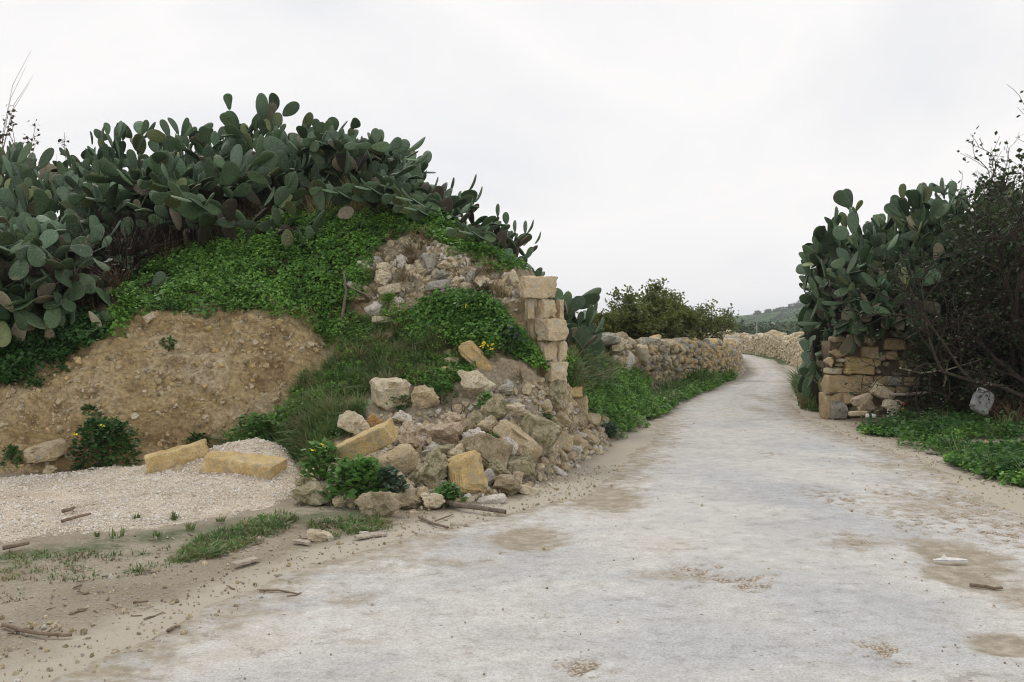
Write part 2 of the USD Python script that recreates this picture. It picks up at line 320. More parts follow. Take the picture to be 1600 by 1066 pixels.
for a in [(940, 777, 62, 22), (815, 841, 60, 21), (1497, 872, 66, 32), (1510, 902, 50, 24), (1575, 1010, 60, 20)]:
    dirt = np.maximum(dirt, blob(*a, 0.8, 1.25))
for a in [(1298, 778, 34, 19), (1150, 907, 62, 9), (1330, 845, 30, 12), (1095, 892, 40, 10), (1460, 812, 85, 24), (1420, 772, 60, 14), (1370, 1020, 45, 22), (1590, 835, 70, 40), (915, 1045, 40, 14), (1510, 780, 60, 22), (85, 1046, 40, 9), (1205, 710, 18, 3), (1180, 920, 35, 8)]:
    holes = np.maximum(holes, blob(*a, 1.0))
for a in [(1250, 775, 45, 30), (930, 948, 90, 24), (1010, 905, 110, 9), (1330, 960, 130, 70), (1100, 1010, 160, 40), (180, 1030, 60, 22), (1340, 815, 60, 16), (1120, 740, 90, 20), (1270, 700, 60, 8), (1480, 1010, 70, 40), (500, 900, 80, 10)]:
    blue = np.maximum(blue, 0.5 * blob(*a, 1.2))
chips = meshkit.noise(np.stack([X * 16, Y * 16, X * 0], -1), 41)
holes_d = holes * smooth01(chips + 0.25 * wob, 0.35, 0.7)
hot = np.clip(holes_d * 0.016 + dirt * 0.016, 0, 0.04)
Z = -0.16 + 0.16 * inside + 0.03 * noise2(X, Y, 0.5, 24) * inside - hot + 0.006 * (meshkit.noise(np.stack([X * 12, Y * 12, X * 0], -1), 43) - 0.5) + 0.010
rm = obj('road', (np.stack([X, Y, Z], -1).reshape(-1, 3), grid_faces(*X.shape)), None, smooth=True)
tag(rm, 'narrow winding lane of worn asphalt whitened by limestone dust', kind='structure')
edged = 1 - smooth01(edge + 1.6 * rag, -0.1, 1.1)
mid_strip = np.exp(-((edge / width * 2 - 0.93) / 0.16) ** 2) * smooth01(Y, 15, 22) * 0.38
primvar(rm, 'dirt', np.maximum(np.maximum(dirt, edged), mid_strip).ravel()); primvar(rm, 'holes', holes_d.ravel()); primvar(rm, 'blue', blue.ravel())
road_mat = mat('dusty_asphalt', {
    'g': ('geometry', {}), 'ad': ('attribute', {'attribute': 'dirt'}), 'ah': ('attribute', {'attribute': 'holes'}), 'ab': ('attribute', {'attribute': 'blue'}),
    'ms': ('mapping', {'scale': (0.8, 1.0, 1.0)}), 'n1': ('noise_texture', {'scale': 0.8, 'detail': 7, 'roughness': 0.62, 'distortion': 0.8}),
    'r1': ('rgb_ramp', {'ramp': [(0.3, (0.365, 0.37, 0.375)), (0.44, (0.445, 0.44, 0.43)), (0.56, (0.505, 0.495, 0.475)), (0.7, (0.455, 0.42, 0.365))]}),
    'mb': ('mix_color', {'b': (0.37, 0.39, 0.41)}),
    'n6': ('noise_texture', {'scale': 7.0, 'detail': 8, 'roughness': 0.72}), 'r6': ('rgb_ramp', {'ramp': [(0.3, (0.66, 0.63, 0.58)), (0.44, (0.95, 0.94, 0.925)), (0.58, (1.05, 1.045, 1.04)), (0.7, (1.2, 1.19, 1.17))]}), 'm6': ('mix_color', {'blend_type': 'multiply', 'fac': 1.0, 'use_clamp': False}),
    'n2': ('noise_texture', {'scale': 70.0, 'detail': 4, 'roughness': 0.85}), 'r2': ('rgb_ramp', {'ramp': [(0.3, (0.60,) * 3), (0.5, (1,) * 3), (0.7, (1.25,) * 3)]}), 'mu': ('mix_color', {'blend_type': 'multiply', 'fac': 1.0, 'use_clamp': False}),
    'n3': ('noise_texture', {'scale': 5.0, 'detail': 7, 'roughness': 0.72}), 'da': ('math', {'math_type': 'multiply_add', 'value2': 2.6}), 'dm': ('map_range', {'from_min': 1.55, 'from_max': 2.2, 'clamp': True}),
    'n7': ('noise_texture', {'scale': 13.0, 'detail': 7, 'roughness': 0.78}), 'ha': ('math', {'math_type': 'multiply_add', 'value2': 2.6}), 'hm': ('map_range', {'from_min': 1.45, 'from_max': 2.1, 'clamp': True}),
    'n5': ('noise_texture', {'scale': 7.0, 'detail': 8, 'roughness': 0.8}), 'rd': ('rgb_ramp', {'ramp': [(0.3, (0.20, 0.17, 0.12)), (0.5, (0.30, 0.26, 0.20)), (0.68, (0.44, 0.40, 0.33))]}), 'md': ('mix_color', {}),
    'vh': ('voronoi_texture', {'scale': 62.0}), 'rh': ('rgb_ramp', {'ramp': [(0.0, (0.56, 0.51, 0.44)), (0.36, (0.42, 0.365, 0.295)), (0.62, (0.20, 0.165, 0.125))]}), 'mh': ('mix_color', {}),
    'nd': ('noise_texture', {'scale': 2.5, 'detail': 5, 'roughness': 0.7}), 'ds': ('vector_math', {'math_type': 'multiply_add', 'vector2': (0.9, 0.9, 0.0)}), 'vc': ('voronoi_texture', {'scale': 0.75, 'feature': 'distance_to_edge'}), 'cr': ('map_range', {'from_min': 0.002, 'from_max': 0.011, 'to_min': 0.5, 'to_max': 0.0, 'clamp': True}), 'cn': ('map_range', {'from_min': 0.5, 'from_max': 0.6, 'clamp': True}), 'cm': ('math', {'math_type': 'multiply'}), 'mc': ('mix_color', {'b': (0.17, 0.155, 0.135)}), 'vs': ('voronoi_texture', {'scale': 5.5}), 'sp': ('map_range', {'from_min': 0.04, 'from_max': 0.085, 'to_min': 0.8, 'to_max': 0.0, 'clamp': True}), 'mz': ('mix_color', {'b': (0.16, 0.14, 0.12)}),
    'bu': ('bump', {'strength': 0.45, 'distance': 0.012}), 'p': ('principled_bsdf', {'roughness': 0.9, 'specular_ior_level': 0.2}),
}, [('g.position', 'ms.vector'), ('ms.vector', 'n1.vector')] + [('g.position', k + '.vector') for k in ('n2', 'n3', 'n5', 'n6', 'n7', 'vh', 'vs')] + [
    ('n1.fac', 'r1.fac'), ('r1.color', 'mb.a'), ('ab.fac', 'mb.fac'), ('mb.result', 'm6.a'), ('n6.fac', 'r6.fac'), ('r6.color', 'm6.b'), ('m6.result', 'mu.a'), ('n2.fac', 'r2.fac'), ('r2.color', 'mu.b'), ('n3.fac', 'da.value1'), ('ad.fac', 'da.value3'), ('n7.fac', 'ha.value1'), ('ah.fac', 'ha.value3'), ('ha.value', 'hm.value'), ('da.value', 'dm.value'), ('n5.fac', 'rd.fac'),
    ('mu.result', 'md.a'), ('rd.color', 'md.b'), ('dm.result', 'md.fac'), ('vh.distance', 'rh.fac'), ('md.result', 'mh.a'), ('rh.color', 'mh.b'), ('hm.result', 'mh.fac'), ('vs.distance', 'sp.value'), ('g.position', 'nd.vector'), ('nd.color', 'ds.vector1'), ('g.position', 'ds.vector3'), ('ds.vector', 'vc.vector'), ('vc.distance', 'cr.value'), ('n1.fac', 'cn.value'), ('cr.result', 'cm.value1'), ('cn.result', 'cm.value2'), ('mh.result', 'mc.a'), ('cm.value', 'mc.fac'), ('mc.result', 'mz.a'), ('sp.result', 'mz.fac'),
    ('mz.result', 'p.base_color'), ('n2.fac', 'bu.height'), ('bu.normal', 'p.normal')], 'p.BSDF')
UsdShade.MaterialBindingAPI.Apply(rm).Bind(road_mat)

# ---------------------------------------------------------------- earth bank
PROF = {
    -900: [(750, 10.4), (680, 11.0), (600, 11.5), (530, 12.0), (480, 12.8), (440, 14), (420, 16)],
    -300: [(745, 10.6), (680, 11.2), (600, 11.6), (530, 12.0), (475, 12.8), (435, 14), (412, 16)],
    0: [(740, 10.8), (680, 11.2), (600, 11.6), (530, 12.1), (470, 13.0), (430, 14), (405, 16)],
    100: [(735, 11.0), (670, 11.3), (590, 11.7), (520, 12.1), (460, 13.0), (420, 14.2), (395, 16)],
    200: [(728, 11.3), (660, 11.6), (570, 11.9), (497, 12.2), (455, 12.8), (410, 14), (375, 16)],
    300: [(715, 11.7), (650, 11.9), (570, 12.1), (487, 12.4), (440, 13), (395, 14.2), (360, 16)],
    400: [(715, 11.5), (650, 11.8), (570, 12.1), (483, 12.5), (420, 13.2), (375, 14.3), (345, 16)],
    470: [(770, 9.9), (680, 11.0), (590, 12.0), (495, 12.55), (420, 13.2), (362, 14.3), (337, 16)],
    540: [(797, 8.75), (700, 10.2), (600, 11.6), (520, 12.5), (430, 13.1), (350, 14.2), (330, 16)],
    600: [(802, 8.55), (700, 10.1), (610, 11.3), (520, 12.4), (440, 12.85), (352, 14), (334, 16)],
    660: [(797, 8.7), (700, 10.2), (600, 11.4), (510, 12.35), (440, 12.7), (352, 13.7), (338, 16)],
    720: [(787, 9.0), (700, 10.3), (610, 11.2), (520, 12.05), (445, 12.45), (380, 13.3), (365, 15.5)],
    780: [(777, 9.35), (700, 10.4), (610, 11.2), (520, 11.85), (448, 12.3), (413, 13.1), (402, 15)],
    830: [(765, 9.8), (700, 10.6), (630, 11.2), (545, 11.95), (465, 12.35), (436, 13), (427, 14.5)],
    868: [(745, 10.6), (690, 11.4), (645, 11.9), (600, 12.5), (555, 13.1), (515, 14.0), (498, 16)],
    900: [(727, 11.5), (680, 12.5), (640, 13.3), (600, 14.2), (570, 15.5), (552, 17), (540, 19)],
    960: [(693, 13.6), (660, 15), (640, 16), (615, 17), (595, 18), (575, 19.3), (566, 20.6)],
    1010: [(661, 16.5), (640, 18), (628, 19), (616, 20), (604, 21), (594, 22), (590, 22.6)],
}
us = np.array(sorted(PROF))
ctrl = []
for u in us:
    r = [P(u, v, d) for v, d in PROF[u]]
    r[0][2] = 0.0
    foot = r[0] + np.array([0, -0.35, -0.14])
    b = r[-1]
    if u < 880:
        rz_ = float(np.interp(u, [560, 700, 800], [0.75, 0.1, -0.3])); back = [b + [0, 4, rz_], b + [-2, 11, rz_ - 0.65], np.array([b[0] - 4, b[1] + 19, 0.3])]
    else:
        back = [np.array([b[0] - 0.6, b[1] + 1.5, 0.6]), np.array([b[0] - 3, b[1] + 4, 0.45]), np.array([b[0] - 6, b[1] + 8, 0.3])]
    ctrl.append([foot] + r + back)
ctrl = np.array(ctrl)                                       # (cols, 11 rows, 3)
uu = np.concatenate([np.linspace(-900, -40, 60), np.linspace(-30, 1010, 300)])
C1 = PchipInterpolator(us, ctrl, axis=0)(uu)
rows = np.concatenate([np.linspace(0, 8, 210), np.linspace(8.1, 10, 30)])
C2 = PchipInterpolator(np.arange(11), C1, axis=1)(rows)
bx, by, bz = C2[..., 0], C2[..., 1], C2[..., 2]
q3 = C2.copy()
n_big = meshkit.fbm(q3 * 0.9, 4, 51) - 0.5
n_mid = meshkit.fbm(q3 * 3.0, 4, 52) - 0.5
ridge = np.abs(meshkit.fbm(q3 * [2.2, 2.2, 4.5], 3, 53) - 0.5)
fade = smooth01(rows, 0.6, 1.5)[None]
off = (0.40 * n_big + 0.34 * n_mid - 0.40 * ridge + 0.04) * fade
C2 = C2 + off[..., None] * np.array([0.0, -0.75, 0.5])
chunk = meshkit.noise(q3 * 14.0, 54) - 0.5
C2 = C2 + (0.10 * chunk * fade)[..., None] * np.array([0.0, -0.8, 0.4])
nc, nr = C2.shape[:2]
bank_v = C2.reshape(-1, 3)
bank_f = grid_faces(nc, nr)[:, ::-1]
bank = obj('earth_bank', (bank_v, bank_f), None, smooth=True)
tag(bank, 'collapsed bank of stony ochre clay beside the lane', kind='structure')
bu_, bv_ = px(C2)
tcol = np.broadcast_to(rows[None], (nc, nr)); ucol = np.broadcast_to(uu[:, None], (nc, nr))
soil = smooth01(ucol, 480, 600) * (1 - smooth01(tcol, 3.2, 4.2))       # grey-brown rubble soil right of the clay
soil = np.maximum(soil, smooth01(tcol, 4.1, 4.9) * 0.8)
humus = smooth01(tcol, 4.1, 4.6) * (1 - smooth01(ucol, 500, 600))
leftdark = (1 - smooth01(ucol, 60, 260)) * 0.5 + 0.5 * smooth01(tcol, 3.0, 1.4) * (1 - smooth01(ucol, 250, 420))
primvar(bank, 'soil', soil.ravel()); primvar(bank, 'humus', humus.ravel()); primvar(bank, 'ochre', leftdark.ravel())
bank_mat = mat('stony_clay', {
    'g': ('geometry', {}), 'a1': ('attribute', {'attribute': 'soil'}), 'a2': ('attribute', {'attribute': 'humus'}), 'a3': ('attribute', {'attribute': 'ochre'}),
    'n1': ('noise_texture', {'scale': 1.6, 'detail': 6, 'roughness': 0.65}), 'r1': ('rgb_ramp', {'ramp': [(0.32, (0.37, 0.27, 0.145)), (0.48, (0.54, 0.415, 0.23)), (0.66, (0.65, 0.545, 0.37))]}),
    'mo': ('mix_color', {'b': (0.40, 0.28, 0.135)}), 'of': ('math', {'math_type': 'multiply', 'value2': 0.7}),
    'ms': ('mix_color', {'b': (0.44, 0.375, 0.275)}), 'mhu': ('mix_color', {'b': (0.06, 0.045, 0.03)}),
    'v': ('voronoi_texture', {'scale': 17.0}), 'v2': ('voronoi_texture', {'scale': 38.0}), 'rv': ('rgb_ramp', {'ramp': [(0.0, (1.28,) * 3), (0.4, (1.0,) * 3), (0.75, (0.55,) * 3)]}),
    'mv': ('mix_color', {'blend_type': 'multiply', 'fac': 0.35, 'use_clamp': False}),
    'n2': ('noise_texture', {'scale': 26.0, 'detail': 8, 'roughness': 0.78}), 'r2': ('rgb_ramp', {'ramp': [(0.32, (0.55,) * 3), (0.5, (1,) * 3), (0.68, (1.32,) * 3)]}), 'm2': ('mix_color', {'blend_type': 'multiply', 'fac': 1.0, 'use_clamp': False}),
    'h': ('math', {'math_type': 'multiply_add', 'value2': -0.3}), 'bu': ('bump', {'strength': 1.0, 'distance': 0.05}),
    'p': ('principled_bsdf', {'roughness': 0.97, 'specular_ior_level': 0.1}),
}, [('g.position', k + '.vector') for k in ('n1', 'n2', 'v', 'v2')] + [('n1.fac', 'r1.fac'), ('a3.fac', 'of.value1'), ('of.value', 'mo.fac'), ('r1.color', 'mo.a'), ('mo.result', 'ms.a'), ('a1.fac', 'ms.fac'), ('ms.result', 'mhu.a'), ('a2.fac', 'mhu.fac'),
    ('v.distance', 'rv.fac'), ('mhu.result', 'mv.a'), ('rv.color', 'mv.b'), ('n2.fac', 'r2.fac'), ('mv.result', 'm2.a'), ('r2.color', 'm2.b'), ('m2.result', 'p.base_color'), ('v.distance', 'h.value1'), ('n2.fac', 'h.value3'), ('h.value', 'bu.height'), ('bu.normal', 'p.normal')], 'p.BSDF')
UsdShade.MaterialBindingAPI.Apply(bank).Bind(bank_mat)

front = (tcol > 0.9) & (tcol < 7.05)
sel = np.where(front.ravel())[0][::3]
dsurf = LinearNDInterpolator(np.stack([bu_.ravel()[sel], bv_.ravel()[sel]], -1), bank_v[sel, 1])
sel2 = np.arange(0, nc * nr, 3)
zsurf = LinearNDInterpolator(bank_v[sel2, :2], bank_v[sel2, 2])
def top_z(x, y):
    b = float(zsurf(x, y)); g = float(H(x, y))
    return g if math.isnan(b) else max(b, g)
def depth(u, v):
    d = float(dsurf(u, v))
    g = G(u, v)[1] if v > 515 else 1e9
    return g if math.isnan(d) else min(d, g)

# ---------------------------------------------------------------- far country: hill, trees, pole
hu = np.array([-9000, -3000, 0, 900, 1050, 1120, 1180, 1240, 1260, 1400, 1600, 2500, 6000])
hv = np.array([509, 508, 507, 505, 501, 496.5, 491, 481.5, 476, 466, 460, 458, 470])
cols = np.concatenate([np.linspace(-2600, 900, 50), np.linspace(920, 1320, 160), np.linspace(1340, 4000, 60)])
ds = np.concatenate([[300, 340], np.linspace(380, 800, 90), [850, 950, 1200]])
hill_v = []
for u in cols:
    zr = EYE + (510 - np.interp(u, hu, hv)) / F * 800
    for d in ds:
        t = np.clip((d - 340) / 460, 0, 1); lvl = 9 * t
        terr = (np.floor(lvl) + smooth01(lvl - np.floor(lvl), 0.75, 0.95)) / 9
        z = -0.6 + (zr + 0.6) * (0.45 * t + 0.55 * terr) if d <= 800 else zr - (d - 800) * 0.01
        hill_v.append(((u - 800) / F * d, d, z))
hill_v = np.array(hill_v)
hill_v[:, 2] += 1.0 * noise2(hill_v[:, 0], hill_v[:, 1], 0.012, 61) * smooth01(hill_v[:, 1], 340, 420)
hill_mat = mat('terraced_fields', {
    'g': ('geometry', {}), 'm': ('mapping', {'scale': (0.012, 0.05, 1.0)}), 'n': ('noise_texture', {'scale': 1.0, 'detail': 6, 'roughness': 0.65}),
    'r': ('rgb_ramp', {'ramp': [(0.3, (0.03, 0.055, 0.028)), (0.45, (0.055, 0.095, 0.045)), (0.6, (0.09, 0.14, 0.065)), (0.72, (0.20, 0.18, 0.12))]}),
    'p': ('principled_bsdf', {'roughness': 1.0, 'specular_ior_level': 0.0})},
    [('g.position', 'm.vector'), ('m.vector', 'n.vector'), ('n.fac', 'r.fac'), ('r.color', 'p.base_color')], 'p.BSDF')
tag(obj('hill', (hill_v, grid_faces(len(cols), len(ds))), hill_mat, smooth=True), 'low terraced hillside rising to the right beyond the lane', kind='structure')

def leaf_quads(c, size, rng, flat=0.5, n_up=0.4):
    """diamond leaves at the points c"""
    c = np.asarray(c, float); n = len(c)
    d = rng.normal(size=(n, 3)); d[:, 2] = d[:, 2] * flat + 0.15; d /= np.linalg.norm(d, axis=1, keepdims=True)
    up = rng.normal(size=(n, 3)) * 0.7 + [0, 0, n_up * 2]
    s = np.cross(d, up); s /= np.linalg.norm(s, axis=1, keepdims=True) + 1e-9
    nn = np.cross(s, d)
    L = size * rng.uniform(0.65, 1.3, (n, 1)); w = L * 0.36
    v = np.stack([c, c + d * L * 0.55 + s * w - nn * L * 0.06, c + d * L + nn * -L * 0.12, c + d * L * 0.55 - s * w - nn * L * 0.06], 1)
    i = np.arange(n)[:, None] * 4
    return v.reshape(-1, 3), np.vstack([i + [0, 1, 2], i + [0, 2, 3]])

rng = np.random.default_rng(5)
def far_clumps(spec):
    out = []
    for (x, y, z, r, h, n, sz) in spec:
        c = rng.normal(size=(n, 3)); c /= np.linalg.norm(c, axis=1, keepdims=True)
        c *= rng.uniform(0.45, 1.0, (n, 1)) ** 0.5
        c = c * [r, r, h * 0.5] + [x, y, z + h * 0.5]
        out.append(leaf_quads(c, sz, rng))
    return join(out)
hz = LinearNDInterpolator(hill_v[:, :2], hill_v[:, 2])
spec = []
for u in np.concatenate([rng.uniform(1125, 1145, 3), rng.uniform(1180, 1262, 34), rng.uniform(1230, 1300, 26), rng.uniform(1300, 1700, 60)]):
    d = rng.uniform(770, 800); x = (u - 800) / F * d
    hh = rng.uniform(2, 4.2) if u < 1235 else rng.uniform(3, 6.5)
    spec.append((x, d, float(hz(x, d)) - 0.5, hh * 0.6, hh, 60, 1.3))
tag(obj('ridge_trees', far_clumps(spec), LF['far']), 'thin line of small trees along the crest of the far hill', 'trees', kind='stuff')
spec = []
for k in range(80):
    u = rng.uniform(1000, 1420); d = rng.uniform(400, 720); x = (u - 800) / F * d; hh = rng.uniform(1.2, 3.0)
    spec.append((x, d, float(hz(x, d)) - 0.3, hh * rng.uniform(0.8, 2.5), hh, 40, 1.1))
tag(obj('hillside_scrub', far_clumps(spec), LF['far']), 'scattered dark scrub on the terraces of the far hill', 'scrub', kind='stuff')
spec = []
for k in range(170):
    u = rng.uniform(1040, 1420); d = rng.uniform(110, 300); x = (u - 800) / F * d; hh = rng.uniform(1.2, 2.3) * (0.8 + d / 400)
    spec.append((x, d, -0.2, hh * 0.9, hh, 110, 0.42 + d * 0.0012))
tag(obj('field_trees', far_clumps(spec), LF['far']), 'belt of low dark green trees in the fields beyond the bend', 'trees', kind='stuff')
for k, (u, v, w, lab) in enumerate([(1203, 505, 9, 'pale terrace wall on the far hill, left one of two'), (1232, 506.5, 14, 'pale terrace wall on the far hill, right one of two')]):
    p = P(u, v, 420); bb = trimesh.creation.box([w / F * 420 * 1.6, 0.6, 0.8])
    bb = bb.subdivide().subdivide(); bb.vertices += 0.12 * (meshkit.fbm(bb.vertices * 0.7, 2, k)[:, None] - 0.5)
    bb.apply_translation(p); tag(obj('terrace_wall', bb, ST['cream']), lab, 'stone wall')
p = P(1182, 530, 115); top = P(1182.4, 499, 115)
up_ = thing('utility_pole', 'thin leaning wooden pole rising behind the far wall at the bend', 'pole', (p[0], p[1], 0))
obj('shaft', tube([(0, 0, -0.3), (0.01, 0, 1.2), (0.05, 0, top[2])], [0.075, 0.07, 0.055], 8), PL['pole'], up_, smooth=40)
obj('cap', tube([(0.05, 0, top[2]), (0.05, 0, top[2] + 0.05)], [0.07, 0.05], 8), PL['pole'], up_)

# ---------------------------------------------------------------- stones
def rock(w, dpt, h, seed, kind='boulder', rough=1.0, sub=3):
    r = np.random.default_rng(seed)
    if kind == 'boulder':
        pts = r.normal(size=(13, 3)); pts /= np.linalg.norm(pts, axis=1, keepdims=True); pts *= r.uniform(0.82, 1.1, (13, 1))
        hull = trimesh.convex.convex_hull(pts)
        m = trimesh.creation.icosphere(sub)
        nrm, eq = m.vertices, ConvexHull(hull.vertices).equations
        dist = (-eq[:, 3][None] / np.maximum(nrm @ eq[:, :3].T, 1e-3)).min(1)
        v = nrm * dist[:, None]
        v = v / (v.max(0) - v.min(0)) * [w, dpt, h]
    elif kind == 'slab':
        m = trimesh.creation.icosphere(sub); n = m.vertices
        v = np.sign(n) * np.abs(n) ** 0.45; v = v / np.abs(v).max(0) * 0.5
        v = v * [w, dpt, h]
        v[:, 0] *= 1 + 0.25 * r.normal() * v[:, 1] / dpt; v[:, 2] *= 1 + 0.3 * r.normal() * v[:, 0] / w
    else:                                                    # sawn block
        m = trimesh.creation.box([w, dpt, h])
        for _ in range(sub + 1): m = m.subdivide()
        half = np.array([w, dpt, h]) / 2; rad = 0.07 * min(w, dpt, h)
        inner = np.clip(m.vertices, -(half - rad), half - rad); out_ = m.vertices - inner
        v = inner + out_ / np.maximum(np.linalg.norm(out_, axis=1, keepdims=True), 1e-9) * rad
    a = rough * (0.035 if kind != 'block' else 0.017)
    s = min(w, h, dpt)
    dsp = (meshkit.fbm(v / s * 2.3 + seed * 3.7, 4, seed % 97) - 0.5)
    fine = (meshkit.fbm(v / s * 7 + seed, 3, seed % 89) - 0.5)
    nn = v / (np.linalg.norm(v, axis=1, keepdims=True) + 1e-9)
    v = v + nn * (dsp * 4.5 * a + fine * 2.6 * a)[:, None] * s * 2.2
    if kind == 'block':                                      # knock some edges off
        for _ in range(7):
            c = np.array([r.choice([-0.5, 0.5]) * w, r.choice([-0.5, 0.5]) * dpt, r.choice([-0.5, 0.5]) * h]) * [r.uniform(0.2, 1), 1, 1]
            q = np.linalg.norm((v - c) / s, axis=1)
            v = v - nn * (0.13 * s * np.exp(-(q / 0.32) ** 2))[:, None]
    return trimesh.Trimesh(v, m.faces, process=False)

def put_stone(name, u, v, w, h, k, shape, label, tilt=0.0, yaw=0.0, roll=0.0, dep=None, dd=0.0, rough=1.0, group=None, dscale=None):
    """a loose stone seen at (u, v), w x h picture units in size, lying on the bank or ground"""
    d = (dep if dep else depth(u, v + 0.32 * h)) + dd
    sw, sh = w * d / F, h * d / F
    sd_ = (dscale or 0.8) * min(max(sw, sh), 1.6 * min(sw, sh) + 0.05)
    seed = int(u * 7 + v * 13) % 9973
    m = rock(sw, sd_, sh, seed, shape, rough)
    R = Rot.from_euler('yxz', [-tilt, roll, yaw], degrees=True)
    m.vertices = R.apply(m.vertices)
    p = P(u, v, d - 0.12 * sd_)
    return tag(obj(name, m, ST[k], smooth=30 if shape == 'block' else 24, loc=p), label, 'stone', group)

